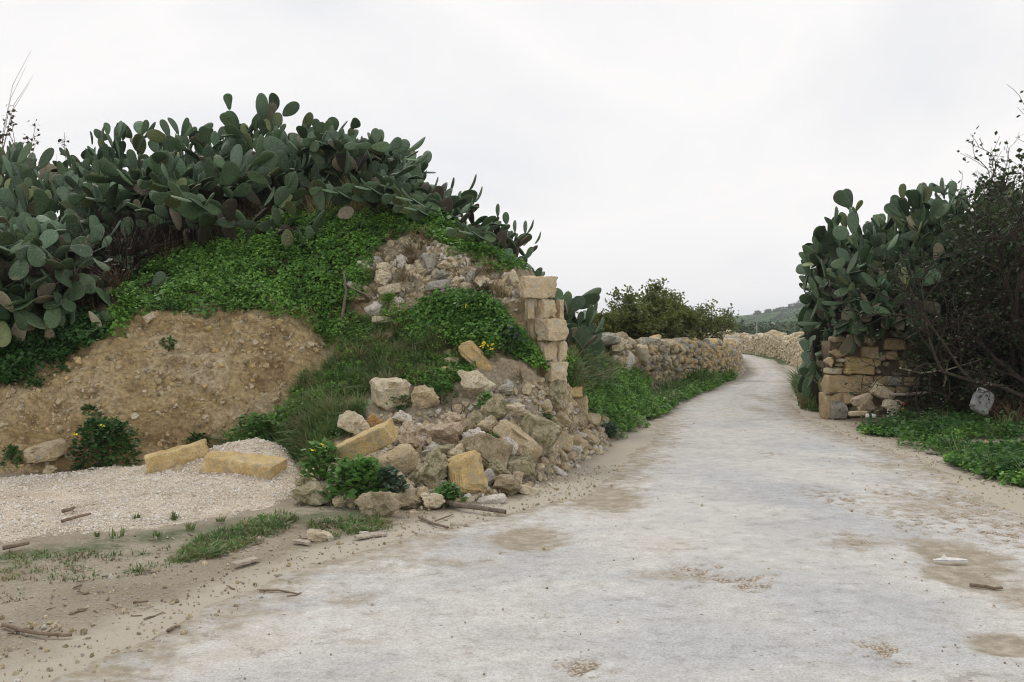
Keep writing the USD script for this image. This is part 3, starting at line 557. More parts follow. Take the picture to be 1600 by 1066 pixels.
# blocks lying in and by the gravel heap
put_stone('limestone_block', 381, 734, 120, 42, 'yellow', 'block', 'long sawn yellow block half sunk in the gravel heap', -7, -14, 8, dep=10.15, dscale=0.75)
put_stone('limestone_block', 277, 715, 94, 30, 'yellow', 'block', 'sawn yellow block at the back left of the gravel heap, behind the wedge', 14, 18, 5, dep=10.5, dscale=0.6)
put_stone('limestone_fragment', 288, 739, 32, 16, 'tan', 'slab', 'small brown wedge of stone in the gravel between two yellow blocks', -30, 20, 10, dep=10.3)
put_stone('limestone_block', 572, 692, 106, 31, 'yellow', 'block', 'long clean yellow block tilted up to the right on the rubble', 25, -16, 18, dep=9.35, dscale=0.5)
RUBBLE = [
    (560, 664, 46, 32, 'cream', 'boulder', 'round cream boulder behind the tilted yellow block', 0),
    (586, 658, 18, 19, 'orange', 'boulder', 'small orange stone above the tilted yellow block', 0),
    (629, 656, 24, 19, 'white', 'boulder', 'small white stone above the pink rough lump', 10),
    (638, 681, 36, 29, 'pink', 'boulder', 'pale pinkish stone at the upper end of the tilted yellow block', -30),
    (684, 676, 76, 42, 'pink', 'boulder', 'large crumbly pinkish lump of old masonry in mid rubble', 4),
    (712, 661, 28, 21, 'pink', 'boulder', 'pinkish stone at the upper right of the crumbly lump', 0),
    (611, 614, 52, 38, 'cream', 'slab', 'squarish cream block half buried in the grassy slope', 4),
    (664, 622, 40, 40, 'tan', 'boulder', 'upright tan stone right of the half buried cream block', 10),
    (737, 597, 52, 36, 'cream', 'boulder', 'rough cream boulder on the green slope below the leaning yellow slab', -12),
    (710, 567, 28, 15, 'tan', 'slab', 'flat tan stone on top of its little stack in the weeds', 5),
    (704, 582, 26, 14, 'yellow', 'slab', 'flat ochre stone under the little stack in the weeds', -5),
    (699, 552, 14, 13, 'tan', 'boulder', 'small tan stone above the little stack in the weeds', 0),
    (744, 558, 50, 24, 'yellow', 'slab', 'leaning yellow slab pointing up out of the green slope', -48),
    (775, 639, 38, 38, 'olive', 'boulder', 'peaked olive stone at the upper edge of the rubble', 25),
    (736, 686, 36, 26, 'white', 'boulder', 'smooth white stone in the middle of the heap', 10),
    (758, 707, 56, 40, 'brown', 'slab', 'big dark brown slab tilted under the white stone', -32),
    (790, 702, 30, 30, 'white', 'boulder', 'pale grey white stone under the long cream slab', -40),
    (695, 703, 36, 23, 'olive', 'boulder', 'grey brown stone right below the crumbly pink lump', 0),
    (714, 709, 28, 24, 'cream', 'boulder', 'rounded cream stone between mossy boulder and brown slab', 30),
    (738, 715, 36, 28, 'olive', 'boulder', 'olive stone resting on the upright ochre block', -12),
    (674, 734, 66, 62, 'olive', 'boulder', 'largest round mossy boulder at the front of the heap', 8),
    (667, 704, 26, 24, 'grey', 'boulder', 'grey stone sitting on top of the mossy boulder', 0),
    (726, 744, 44, 52, 'yellow', 'slab', 'upright ochre block right of the mossy boulder', 6),
    (623, 722, 46, 30, 'tan', 'slab', 'broken tan block leaning left of the mossy boulder', 28),
    (616, 742, 22, 16, 'white', 'boulder', 'small white stone under the broken tan block', 0),
    (594, 789, 56, 42, 'brown', 'boulder', 'grey brown rock standing alone at the front edge', 8),
    (571, 788, 20, 24, 'cream', 'boulder', 'small cream stone on the left of the front rock', 20),
    (544, 778, 36, 24, 'tan', 'boulder', 'yellowish stone left of the front rock among weeds', 5),
    (488, 774, 60, 34, 'olive', 'boulder', 'craggy cream and olive rock at the right end of the gravel', -22),
    (474, 760, 26, 18, 'olive', 'boulder', 'mossy stone touching the gravel above the craggy rock', 0),
    (510, 750, 26, 20, 'grey', 'boulder', 'grey stone behind the craggy rock under yellow flowers', 25),
    (634, 784, 42, 26, 'brown', 'boulder', 'earthy brown clod right of the front rock', 0),
    (671, 783, 36, 25, 'cream', 'boulder', 'pointed cream stone at the left end of the log', 12),
    (760, 749, 28, 17, 'grey', 'boulder', 'grey white stone right of the upright ochre block', 20),
    (782, 733, 34, 26, 'olive', 'boulder', 'olive stone left of the grey olive one near the road', 0),
    (811, 730, 38, 26, 'olive', 'slab', 'grey olive stone nearest the road edge at the right', 8),
    (768, 782, 36, 10, 'white', 'slab', 'thin white flat stone lying above the log', 12),
    (790, 758, 40, 32, 'brown', 'boulder', 'brown clod below the two olive stones', 0),
    (825, 767, 26, 12, 'cream', 'slab', 'flat cream stone at the front right foot of the heap', -18),
    (808, 688, 72, 27, 'tan', 'slab', 'long cream slab sloping down right across the heap', -36),
    (768, 664, 30, 22, 'tan', 'boulder', 'pale tan stone at the upper end of the long slab', 0),
    (838, 680, 48, 46, 'olive', 'slab', 'big block with pale top and dark front right of the long slab', -28),
    (872, 688, 36, 23, 'tan', 'block', 'squared tan block tilted beside the big dark fronted block', -22),
    (900, 692, 30, 18, 'tan', 'slab', 'tan slab at the right tail of the rubble', -25),
    (898, 701, 18, 8, 'white', 'slab', 'cream flake below the tan slab at the tail', -10),
    (862, 616, 42, 42, 'olive', 'boulder', 'tall cream and olive boulder at the foot of the pier', 10),
    (892, 613, 27, 14, 'yellow', 'block', 'small yellow block right behind the pier foot', 4),
    (901, 635, 32, 30, 'tan', 'block', 'upright tan block on the rubble right of the pier', 3),
    (902, 661, 26, 22, 'brown', 'boulder', 'dark brown stone below the upright tan block', 0),
    (889, 671, 28, 25, 'brown', 'boulder', 'brown stone left of the dark one below the upright block', 0),
    (871, 655, 30, 21, 'tan', 'boulder', 'tan stone below the boulder at the pier foot', -20),
    (866, 671, 24, 18, 'brown', 'boulder', 'small brown stone above the squared tan block', -30),
    (922, 655, 24, 15, 'tan', 'slab', 'yellowish slab right of the upright tan block', -18),
    (942, 663, 30, 17, 'olive', 'boulder', 'olive stone at the far right end by the weeds', -10),
    (917, 683, 28, 16, 'tan', 'slab', 'tan slab near the road below the far right stones', -25),
    (805, 667, 22, 18, 'white', 'boulder', 'whitish stone above the long cream slab', 0),
    (787, 661, 13, 11, 'white', 'boulder', 'little white stone left above the long slab', 0),
    (803, 642, 28, 20, 'cream', 'boulder', 'cream stone high in the rubble below the dry clods', 0),
    (788, 607, 28, 22, 'grey', 'boulder', 'grey stone under the overhanging earth clod', 10),
    (736, 637, 10, 9, 'white', 'boulder', 'small bright white stone below the cream boulder', 0),
    (752, 655, 24, 20, 'olive', 'boulder', 'olive stone left of the pale tan one', 0),
    (727, 667, 26, 24, 'brown', 'boulder', 'brown olive stone right of the crumbly lump', 0),
    (872, 738, 24, 8, 'white', 'slab', 'white sliver lying in the dirt by the road', -35),
    (757, 764, 11, 9, 'white', 'boulder', 'little white stone in front of the upright ochre block', 0),
    (836, 705, 26, 16, 'brown', 'boulder', 'brown stone under the big dark fronted block', 0),
    (850, 640, 24, 20, 'tan', 'boulder', 'tan stone just under the pier foot boulder', 0),
    (575, 419, 28, 11, 'white', 'slab', 'white slab sticking out left of the broken wall', -22),
    (600, 419, 24, 17, 'cream', 'boulder', 'cream stone in the upper left of the broken wall', 0),
    (599, 433, 24, 24, 'cream', 'boulder', 'cream stone with ochre base left in the broken wall', 0),
    (625, 411, 22, 24, 'white', 'boulder', 'pale egg shaped stone high in the broken wall', -15),
    (620, 430, 22, 17, 'grey', 'boulder', 'grey stone below the egg shaped one', 0),
    (642, 425, 24, 20, 'cream', 'boulder', 'cream stone right of the grey one in the broken wall', -25),
    (660, 422, 22, 20, 'cream', 'boulder', 'squarish cream stone in the middle of the broken wall', 0),
    (666, 437, 12, 13, 'cream', 'boulder', 'small cream stone at the foot of the broken wall', 0),
    (669, 411, 18, 27, 'grey', 'slab', 'tall grey stone beside the dark crack of the broken wall', 12),
    (690, 431, 26, 14, 'grey', 'boulder', 'grey oval stone right of the dark crack', 0),
    (695, 415, 22, 13, 'cream', 'boulder', 'cream stone above the grey oval one', 0),
    (688, 446, 38, 14, 'grey', 'slab', 'flat grey slab at the foot of the broken wall', 6),
    (736, 436, 22, 20, 'grey', 'boulder', 'grey stone left of the pitted yellow one', 20),
    (757, 440, 30, 24, 'cream', 'boulder', 'pitted yellow cream stone near the pier', 0),
    (730, 449, 16, 13, 'cream', 'boulder', 'cream stone below the grey one near the pier', 40),
    (715, 438, 20, 13, 'cream', 'boulder', 'flattish cream stone in the right half of the broken wall', 10),
    (575, 455, 20, 18, 'cream', 'boulder', 'cream stone beside the dead branch on the slope', 0),
    (560, 464, 22, 17, 'tan', 'boulder', 'tan stone just right of the dead branch', 0),
    (556, 446, 26, 9, 'white', 'slab', 'white slab at the fork of the dead branch', -12),
    (607, 453, 30, 13, 'cream', 'slab', 'cream slab below the broken wall, left part', 12),
    (622, 471, 15, 11, 'white', 'boulder', 'lone white stone under the broken wall', 0),
    (586, 485, 24, 20, 'white', 'boulder', 'chalky white lump on the grassy slope', 15),
    (598, 500, 26, 9, 'cream', 'slab', 'flat cream stone below the chalky lump', 0),
    (767, 470, 14, 13, 'white', 'boulder', 'white stone at the edge of the green slope left of the pier', 0),
    (796, 455, 17, 17, 'cream', 'boulder', 'round cream stone left of the top pier block', 0),
    (784, 443, 17, 17, 'tan', 'boulder', 'tan stone left of the round cream one', 0),
    (802, 434, 12, 20, 'cream', 'slab', 'narrow stone leaning against the top pier block', 25),
    (790, 431, 12, 9, 'white', 'boulder', 'little white stone above the tan one near the pier top', 0),
    (690, 518, 14, 9, 'tan', 'boulder', 'small stone alone in the grass of the slope', 0),
    (614, 549, 9, 6, 'cream', 'boulder', 'tiny pale stone in the grass above the buried block', 0),
    (681, 549, 9, 7, 'white', 'boulder', 'small white pebble left of the little stack', 0),
    (712, 555, 10, 8, 'white', 'boulder', 'small white pebble right of the little stack', 0),
    (70, 706, 46, 22, 'tan', 'slab', 'flat tan stone at the foot of the clay face, far left', 12),
    (78, 735, 16, 14, 'tan', 'boulder', 'small brown stone at the back left of the gravel', 0),
    (62, 575, 8, 8, 'cream', 'boulder', 'small pale stone in the shaded clay at far left', 0),
    (277, 601, 12, 10, 'cream', 'boulder', 'pale pebble stuck in the middle of the clay face', 0),
    (337, 683, 14, 9, 'cream', 'boulder', 'pale stone at the foot of the clay face behind the gravel', 0),
    (235, 495, 18, 10, 'cream', 'slab', 'pale stone under the weeds at the top of the clay face', 30),
    (500, 838, 34, 12, 'cream', 'slab', 'flat cream stone on the dirt in front of the rubble', -14),
    (570, 834, 12, 6, 'white', 'slab', 'small white stone on the dirt under the front rock', 0),
    (1232, 566, 9, 7, 'white', 'boulder', 'white stone at the right edge of the lane near the bend', 0),
]
for i, (u, v, w, h, k, shp, lab, tilt) in enumerate(RUBBLE):
    r = random.Random(i)
    put_stone('rubble_stone' if v > 530 else 'wall_stone' if u > 550 else 'loose_stone', u, v, w * (1.22 if v > 640 and w < 60 else 1.1), h * (1.2 if v > 640 and w < 60 else 1.1), k, shp, lab, tilt, r.uniform(-30, 30), r.uniform(-15, 15), rough=2.0 if k == 'pink' else 1.25)

def instancer(name, protos, pts, quats, scales, idx, label, cat):
    inst = UsdGeom.PointInstancer.Define(stage, '/World/' + numbered(name))
    paths = []
    for k, (m, mt, sm) in enumerate(protos):
        pth = str(inst.GetPath()) + f'/kind_{k:03d}' if False else str(inst.GetPath()) + '/' + ('piece' if k == 0 else f'piece_{k:03d}')
        usdkit.mesh(stage, pth, m, mt, smooth=sm); paths.append(Sdf.Path(pth))
    inst.CreatePrototypesRel().SetTargets(paths)
    inst.CreatePositionsAttr(Vt.Vec3fArray.FromNumpy(np.asarray(pts, np.float32)))
    inst.CreateProtoIndicesAttr(Vt.IntArray.FromNumpy(np.asarray(idx, np.int32)))
    q = np.asarray(quats, float)
    inst.CreateOrientationsAttr(Vt.QuathArray([Gf.Quath(float(w), float(x), float(y), float(z)) for x, y, z, w in q]))
    s = np.asarray(scales, np.float32)
    inst.CreateScalesAttr(Vt.Vec3fArray.FromNumpy(np.repeat(s[:, None], 3, 1) if s.ndim == 1 else s))
    return tag(inst.GetPrim(), label, cat, kind='stuff')

def align(normals, rng, keep_up=0.5):
    n = np.asarray(normals, float) * (1 - keep_up) + np.array([0, 0, 1.0]) * keep_up
    n /= np.linalg.norm(n, axis=1, keepdims=True)
    ax = np.cross([0, 0, 1.0], n); s = np.linalg.norm(ax, axis=1); an = np.arctan2(s, n[:, 2])
    rv = ax / np.maximum(s, 1e-9)[:, None] * an[:, None]
    yaw = Rot.from_euler('z', rng.uniform(0, 2 * np.pi, len(n)))
    return (Rot.from_rotvec(rv) * yaw).as_quat()

tb = trimesh.Trimesh(bank_v, np.vstack([bank_f[:, [0, 1, 2]], bank_f[:, [0, 2, 3]]]), process=False)
b_t = tcol.ravel()[tb.faces[:, 0]]
keep = (b_t < 7.6)
tb_front = trimesh.Trimesh(tb.vertices, tb.faces[keep], process=False)
def on_bank(n, seed):
    p, fi = trimesh.sample.sample_surface(tb_front, n, seed=seed)
    p = np.asarray(p); nn = tb_front.face_normals[fi]
    nn = np.where((nn[:, 2] < 0)[:, None] & (nn[:, 1] > 0)[:, None], -nn, nn)
    return p, nn
def in_poly(p, poly):
    u, v = px(p); pg = Polygon(poly); shapely.prepare(pg)
    return shapely.contains_xy(pg, u, v)

# small rubble, pebbles in clay, gravel
rng = np.random.default_rng(77)
peb = [(rock(1, 0.85, 0.7, 300 + k, 'boulder', 1.0, 1), ST[m], False) for k, m in enumerate(['cream', 'white', 'tan', 'pink', 'grey'])]
RUB_AREA = [(470, 800), (560, 815), (690, 812), (800, 790), (880, 760), (960, 700), (955, 650), (900, 610), (860, 590), (790, 600), (700, 640), (560, 655), (540, 700), (480, 740)]
p, n = on_bank(60000, 1); ok = in_poly(p, RUB_AREA)
p, n = p[ok][:2600], n[ok][:2600]
sz = rng.lognormal(math.log(0.045), 0.6, len(p)).clip(0.012, 0.17)
instancer('small_rubble', peb, p + n * (sz * 0.2)[:, None], Rot.random(len(p), random_state=1).as_quat(), sz, rng.choice(5, len(p), p=[.3, .12, .35, .1, .13]), 'small broken stones and chips filling the gaps of the rubble slope', 'rubble')
BROKEN = [(570, 415), (600, 385), (650, 365), (720, 395), (800, 425), (815, 450), (800, 500), (760, 460), (690, 455), (640, 480), (590, 470), (560, 450)]
p, n = on_bank(60000, 2); ok = in_poly(p, BROKEN)
p, n = p[ok][:1300], n[ok][:1300]
sz = rng.lognormal(math.log(0.045), 0.55, len(p)).clip(0.015, 0.13)
instancer('wall_filling', peb, p + n * (sz * 0.1)[:, None], Rot.random(len(p), random_state=2).as_quat(), sz, rng.choice(5, len(p), p=[.4, .15, .25, .05, .15]), 'small stones and chips packed in the broken wall above the slope', 'rubble')
CLAY = [(0, 745), (0, 540), (100, 520), (200, 490), (350, 480), (500, 500), (540, 540), (460, 560), (430, 650), (340, 700), (330, 720)]
p, n = on_bank(60000, 3); ok = in_poly(p, CLAY) & (meshkit.fbm(p * [1.5, 1.5, 3], 3, 9) > 0.36)
p, n = p[ok][:11000], n[ok][:11000]
sz = rng.lognormal(math.log(0.027), 0.6, len(p)).clip(0.008, 0.11)
instancer('clay_pebbles', [(m, ST[k], s) for (m, _, s), k in zip(peb, ['tan', 'cream', 'clay1', 'yellow', 'brown'])], p + n * (sz * 0.08)[:, None], Rot.random(len(p), random_state=3).as_quat(), sz, rng.choice(5, len(p), p=[.3, .25, .2, .15, .1]), 'pebbles bedded in the ochre clay face', 'pebbles')

GRAVEL = [(-400, 745), (0, 742), (60, 738), (180, 728), (240, 735), (300, 712), (330, 702), (400, 700), (450, 716), (478, 745), (480, 775), (465, 792), (400, 806), (300, 826), (180, 842), (60, 850), (0, 862), (-400, 890)]
gp = Polygon([tuple(G(u, v)[:2]) for u, v in GRAVEL])
pile_c = (-2.72, 10.55)
def gravel_z(x, y):
    pts = shapely.points(x, y)
    sdv = np.where(shapely.contains_xy(gp, x, y), 1, -1) * shapely.distance(shapely.boundary(gp), pts)
    z = 0.06 * smooth01(sdv + 0.7 * noise2(x, y, 1.6, 71), -0.1, 0.4)
    q = ((x - pile_c[0]) / 1.0) ** 2 + ((y - pile_c[1]) / 0.95) ** 2
    q2 = ((x + 3.55) / 0.9) ** 2 + ((y - 10.9) / 0.5) ** 2
    q3_ = ((x + 2.75) / 0.5) ** 2 + ((y - 10.75) / 0.35) ** 2
    return H(x, y) - 0.05 + z + (0.24 * np.exp(-q * 1.6) + 0.10 * np.exp(-q2) + 0.09 * np.exp(-q3_)) * smooth01(sdv, -0.3, 0.2) + 0.025 * noise2(x, y, 3.2, 72), sdv
ax_, ay_ = np.meshgrid(np.arange(-9, -1.4, 0.035), np.arange(6.2, 12.4, 0.035))
gz, gsd = gravel_z(ax_, ay_)
gz = gz + 0.012 * (meshkit.noise(np.stack([ax_ * 22, ay_ * 22, ax_ * 0], -1), 73) - 0.5)
gravel_mat = mat('crushed_limestone', {
    'g': ('geometry', {}), 'v': ('voronoi_texture', {'scale': 60.0}), 'r': ('rgb_ramp', {'ramp': [(0.0, (0.74, 0.675, 0.585)), (0.4, (0.64, 0.57, 0.475)), (0.75, (0.40, 0.34, 0.265))]}),
    'n': ('noise_texture', {'scale': 2.0, 'detail': 5}), 'r2': ('rgb_ramp', {'ramp': [(0.32, (0.74, 0.70, 0.65)), (0.6, (1.05, 1.03, 1.0))]}), 'm': ('mix_color', {'blend_type': 'multiply', 'fac': 1.0, 'use_clamp': False}),
    'b': ('bump', {'strength': 0.8, 'distance': 0.02, 'invert': True}), 'p': ('principled_bsdf', {'roughness': 0.95, 'specular_ior_level': 0.15})},
    [('g.position', 'v.vector'), ('g.position', 'n.vector'), ('v.distance', 'r.fac'), ('n.fac', 'r2.fac'), ('r.color', 'm.a'), ('r2.color', 'm.b'), ('m.result', 'p.base_color'), ('v.distance', 'b.height'), ('b.normal', 'p.normal')], 'p.BSDF')
tag(obj('gravel_bed', (np.stack([ax_, ay_, gz], -1).reshape(-1, 3), grid_faces(*ax_.shape)), gravel_mat, smooth=True), 'spread and heap of crushed pale limestone at the foot of the bank', 'gravel', kind='stuff')
gx_, gy_ = rng.uniform(-8, -1.8, 90000), rng.uniform(6.6, 12.1, 90000)
z_, sd_ = gravel_z(gx_, gy_)
ok = (sd_ + 0.7 * noise2(gx_, gy_, 1.6, 71) + rng.normal(0, 0.3, len(sd_)) > 0.05) & (noise2(gx_, gy_, 1.3, 79) + rng.normal(0, 0.12, len(sd_)) + 0.25 * np.exp(-((gx_ + 2.7) ** 2 + (gy_ - 10.5) ** 2)) > -0.06) & (np.abs(gx_ / gy_) < 0.62)
gx_, gy_, z_ = gx_[ok][:32000], gy_[ok][:32000], z_[ok][:32000]
sz = rng.lognormal(math.log(0.0125), 0.5, len(gx_)).clip(0.006, 0.05)
gst = [stone_mat('gravel_cream', (0.64, 0.56, 0.46), (0.76, 0.69, 0.60), (0.82, 0.77, 0.69)), stone_mat('gravel_white', (0.70, 0.66, 0.60), (0.80, 0.77, 0.72), (0.85, 0.83, 0.79)), stone_mat('gravel_pink', (0.58, 0.50, 0.40), (0.68, 0.61, 0.51), (0.76, 0.70, 0.61))]
instancer('gravel', [(rock(1, 0.8, 0.65, 500 + k, 'boulder', 1.0, 1), gst[k % 3], False) for k in range(4)], np.stack([gx_, gy_, z_ + sz * 0.15], -1), Rot.random(len(gx_), random_state=5).as_quat(), sz, rng.integers(0, 4, len(gx_)), 'loose crushed limestone chips covering the gravel spread', 'gravel')
# pebbles on the dirt and along the road edges
pe = []
for k in range(9000):
    y = rng.uniform(4, 17); side = rng.random() < 0.6
    x = fL(y) - abs(rng.normal(0, 1.1)) + 0.35 if side else fR(y) + rng.normal(0.2, 0.8)
    if abs(x / y) < 0.56 and (y < 11.4 or not side):
        pe.append((x, y))
pe = np.array(pe); sz = rng.lognormal(math.log(0.012), 0.6, len(pe)).clip(0.005, 0.06)
grit = []
for k in range(1100):
    y = 4 + 14 * rng.random() ** 1.5; x = rng.uniform(fL(y), fR(y))
    if rng.random() < 0.35 + 0.65 * (x > fL(y) + 0.65 * (fR(y) - fL(y))): grit.append((x, y))
n_dirt = len(pe); pe = np.vstack([pe, grit]); sz = np.concatenate([sz, rng.lognormal(math.log(0.010), 0.45, len(grit)).clip(0.004, 0.03)])
pz = np.maximum(H(pe[:, 0], pe[:, 1]), -0.02); pz[n_dirt:] = 0.03 * noise2(pe[n_dirt:, 0], pe[n_dirt:, 1], 0.5, 24) + 0.008
instancer('pebbles', [(m, ST[k], s) for (m, _, s), k in zip(peb, ['cream', 'white', 'tan', 'brown', 'grey'])], np.stack([pe[:, 0], pe[:, 1], pz + 0.005], -1), Rot.random(len(pe), random_state=6).as_quat(), sz, rng.choice(5, len(pe), p=[.3, .15, .2, .25, .1]), 'loose pebbles scattered over the dirt beside the lane', 'pebbles')

# ---------------------------------------------------------------- gate pier
def block_at(w, dpt, h, seed, rough=1.0, kind='block', sub=3):
    return rock(w, dpt, h, seed, kind, rough, sub)
PD = 11.9
pc = P(862, 600, PD)
pier = thing('gate_pier', 'ruined pier of five squared limestone courses at the corner of the bank', 'stone pier', (pc[0], pc[1], 0), 0)
def pier_block(u0, u1, v0, v1, yaw, fw, sidew, k='pier', dy=0.0, seed=1, name='block', label=None, rough=1.9):
    d = PD + dy
    h = (v1 - v0 + 2) * d / F
    m = block_at(fw, sidew, h * 1.0, seed, rough)
    m.vertices = Rot.from_euler('z', yaw, degrees=True).apply(m.vertices)
    c = P(0.5 * (u0 + u1), 0.5 * (v0 + v1), d)
    ext = m.vertices[:, 0].max() - m.vertices[:, 0].min()
    s = (u1 - u0) * d / F / ext
    m.vertices[:, :2] *= s
    p = obj(name, m, ST[k], pier, smooth=30, loc=c - np.array([pc[0], pc[1], 0]) + [0, 0.12, 0])
    if label: tag(p, label)
pier_block(809, 872, 432.5, 465, 22, 0.46, 0.26, 'pier', 0, 11, label='wide top block with greyer right face')
pier_block(838, 871, 466.5, 497, 36, 0.26, 0.22, 'pier', 0, 12)
pier_block(820, 836, 466, 498, 20, 0.14, 0.2, 'pier', -0.03, 13, label='narrow broken piece at the left of the second course')
pier_block(868, 882, 470, 499, 36, 0.12, 0.2, 'pier', 0.1, 14, rough=2)
pier_block(835, 891, 499, 532.5, 38, 0.34, 0.28, 'pier', 0, 15)
pier_block(824, 838, 502, 528, 25, 0.16, 0.2, 'pier', 0.08, 16)
pier_block(838, 872, 534, 564.5, 38, 0.30, 0.24, 'pier', 0, 17)
pier_block(862, 888, 534, 564, 40, 0.2, 0.24, 'pier', 0.08, 18)
pier_block(842, 889, 566, 597, 38, 0.32, 0.28, 'pier', 0.02, 19)
pier_block(840, 888, 598, 642, 36, 0.34, 0.3, 'tan', 0.04, 20)
pier_block(786, 826, 471, 497, 14, 0.4, 0.2, 'tan', 0.22, 21, label='earth stained course set back at the left')
pier_block(800, 832, 498, 524, 14, 0.36, 0.2, 'tan', 0.2, 22)
pier_block(815, 846, 525, 556, 14, 0.36, 0.2, 'tan', 0.2, 23)

# ---------------------------------------------------------------- dry stone walls
def cheap_stone(r, w, dpt, h, sub=1, pw=0.62):
    m = trimesh.creation.icosphere(sub); n = m.vertices
    v = np.sign(n) * np.abs(n) ** pw; v = v / np.abs(v).max(0) * 0.5
    v = v * (1 + 0.42 * (r.random((len(v), 3)) - 0.5)) * [w, dpt, h]
    v[:, 0] *= 1 + r.normal(0, 0.25) * v[:, 2] / h
    v = Rot.from_euler('xyz', r.normal(0, [9, 16, 12]), degrees=True).apply(v)
    return v, m.faces
def polyline(pts, step):
    seg = np.linalg.norm(np.diff(pts, axis=0), axis=1); s = np.concatenate([[0], np.cumsum(seg)])
    t = np.arange(0, s[-1], step)
    f = PchipInterpolator(s, pts)
    return f(t), f.derivative()(t), t

def dry_wall(name, label, pts, s0, s1, height, side, n_single, r, mats, group=None, sc=1.0, thick=0.5):
    """stones laid in rough courses along the side of the wall that faces the lane, and on its top"""
    line, tan, t = polyline(pts, 0.02)
    t1 = min(s1, t[-1])
    mid = line[min(len(t) - 1, int((s0 + t1) / 2 / 0.02))]
    w0 = thing(name, label, 'dry stone wall', (line[int(s0 / 0.02)][0], line[int(s0 / 0.02)][1], 0), 0, group)
    o = np.array([line[int(s0 / 0.02)][0], line[int(s0 / 0.02)][1], 0])
    stones = []
    s_idx = lambda s: min(len(t) - 1, max(0, int(s / 0.02)))
    for face in ((side, 0.0), (-side, 1.0)):
        if face[1] and n_single == 0: continue
        s_top = {}
        z = 0.0
        course = 0
        while z < 1.35 * sc:
            hh = r.uniform(0.085, 0.15) * sc
            s = s0 + r.uniform(0, 0.2)
            while s < t1:
                w = r.choice([r.uniform(0.09, 0.18), r.uniform(0.16, 0.34)]) * sc
                i = s_idx(s + w / 2); p, d = line[i], tan[i] / np.linalg.norm(tan[i])
                nrm = np.array([d[1], -d[0]]) * face[0]
                base = max(float(H(p[0] + nrm[0] * 0.3, p[1] + nrm[1] * 0.3)) - 0.1, -0.05) if face[1] == 0 else float(H(p[0], p[1])) 
                topz = height(s + w / 2)
                zz = z + r.normal(0, 0.03) * sc
                if base + zz + hh * 0.5 < topz:
                    sz = cheap_stone(r, w * 1.12, 0.26 * sc, hh * r.uniform(0.8, 1.45))
                    ang = math.degrees(math.atan2(d[1], d[0]))
                    v = Rot.from_euler('z', ang, degrees=True).apply(sz[0])
                    c = np.array([p[0] + nrm[0] * (thick / 2 - 0.10 + r.normal(0, 0.03)), p[1] + nrm[1] * (thick / 2 - 0.10 + r.normal(0, 0.018)), base + zz + hh / 2])
                    stones.append((s, v + c - o, sz[1], face[1]))
                s += w
            z += hh * 0.97; course += 1
    s = s0
    while s < t1:                                             # irregular coping stones
        w = r.uniform(0.2, 0.5) * sc; i = s_idx(s + w / 2); p, d = line[i], tan[i] / np.linalg.norm(tan[i])
        hh = r.uniform(0.12, 0.26) * sc
        v, f = cheap_stone(r, w, thick * r.uniform(0.7, 1.0), hh, 1, 0.7)
        v = Rot.from_euler('z', math.degrees(math.atan2(d[1], d[0])), degrees=True).apply(v)
        stones.append((s - 2.0, v + np.array([p[0], p[1], height(s + w / 2) + 0.02]) - o, f, 0.0)); s += w * 0.97
    lo, hi = [], []
    for k in np.arange(s0, t1 + 0.01, 0.25):                   # earth and rubble core
        i = s_idx(k); p, d = line[i], tan[i] / np.linalg.norm(tan[i]); nn = np.array([d[1], -d[0]])
        lo.append([(p[0] + nn[0] * q - o[0], p[1] + nn[1] * q - o[1], zz) for q, zz in ((0.14, -0.2), (0.12, height(k) - 0.06), (-0.12, height(k) - 0.06), (-0.14, -0.2))])
    lo = np.array(lo); nn_ = len(lo); fc = []
    for a in range(nn_ - 1):
        for b in range(3):
            fc.append((a * 4 + b, a * 4 + b + 1, (a + 1) * 4 + b + 1, (a + 1) * 4 + b))
    obj('core', (lo.reshape(-1, 3), np.array(fc)), PL['core'], w0)
    order = sorted(range(len(stones)), key=lambda k: (stones[k][3], stones[k][0]))
    for k in order[:n_single]:
        obj('stone', (stones[k][1], stones[k][2]), ST[mats[r.integers(len(mats))]], w0)
    rest = order[n_single:]
    for j in range(3):
        part = rest[j::3]
        if part:
            tag(obj('small_stones', join([(stones[k][1], stones[k][2]) for k in part]), ST[mats[(j * 2) % len(mats)]], w0), kind='stuff')
    return w0, o
r = np.random.default_rng(31)
hl = lambda s: 1.26 - 0.02 * s + 0.07 * math.sin(s * 1.9) + 0.05 * math.sin(s * 4.7 + 1) if s < 13 else 1.02 + 0.06 * math.sin(s * 1.3)
wl, o = dry_wall('dry_stone_wall', 'near dry stone wall of rough rubble along the left side of the lane', WALL_L, 0.0, 14.4, hl, 1, 300, r, ['tan', 'olive', 'grey', 'cream', 'yellow', 'tan', 'brown', 'cream'])
for (u, v, w, h, k, d) in [(958, 545, 28, 22, 'grey', 19.7), (951, 572, 26, 34, 'grey', 19.3), (976, 560, 24, 40, 'white', 19.9), (1002, 556, 24, 34, 'cream', 20.6), (1006, 536, 22, 20, 'grey', 21.2), (970, 590, 20, 26, 'grey', 19.6), (1059, 536, 20, 15, 'white', 25.0), (1095, 540, 20, 14, 'grey', 27.6), (940, 552, 20, 12, 'olive', 19.0), (1030, 543, 16, 12, 'grey', 22.6)]:
    p = P(u, v, d); m = rock(w * d / F, w * d / F * 0.9, h * d / F, int(u * 3 + v), 'boulder', 1.3, 2)
    tag(obj('boulder', m, ST[k], wl, smooth=40, loc=p - o), {'white': 'bright white boulder'}.get(k))
hf = lambda s: 1.0 + 0.06 * math.sin(s * 1.3) + 0.05 * math.sin(s * 3.1)
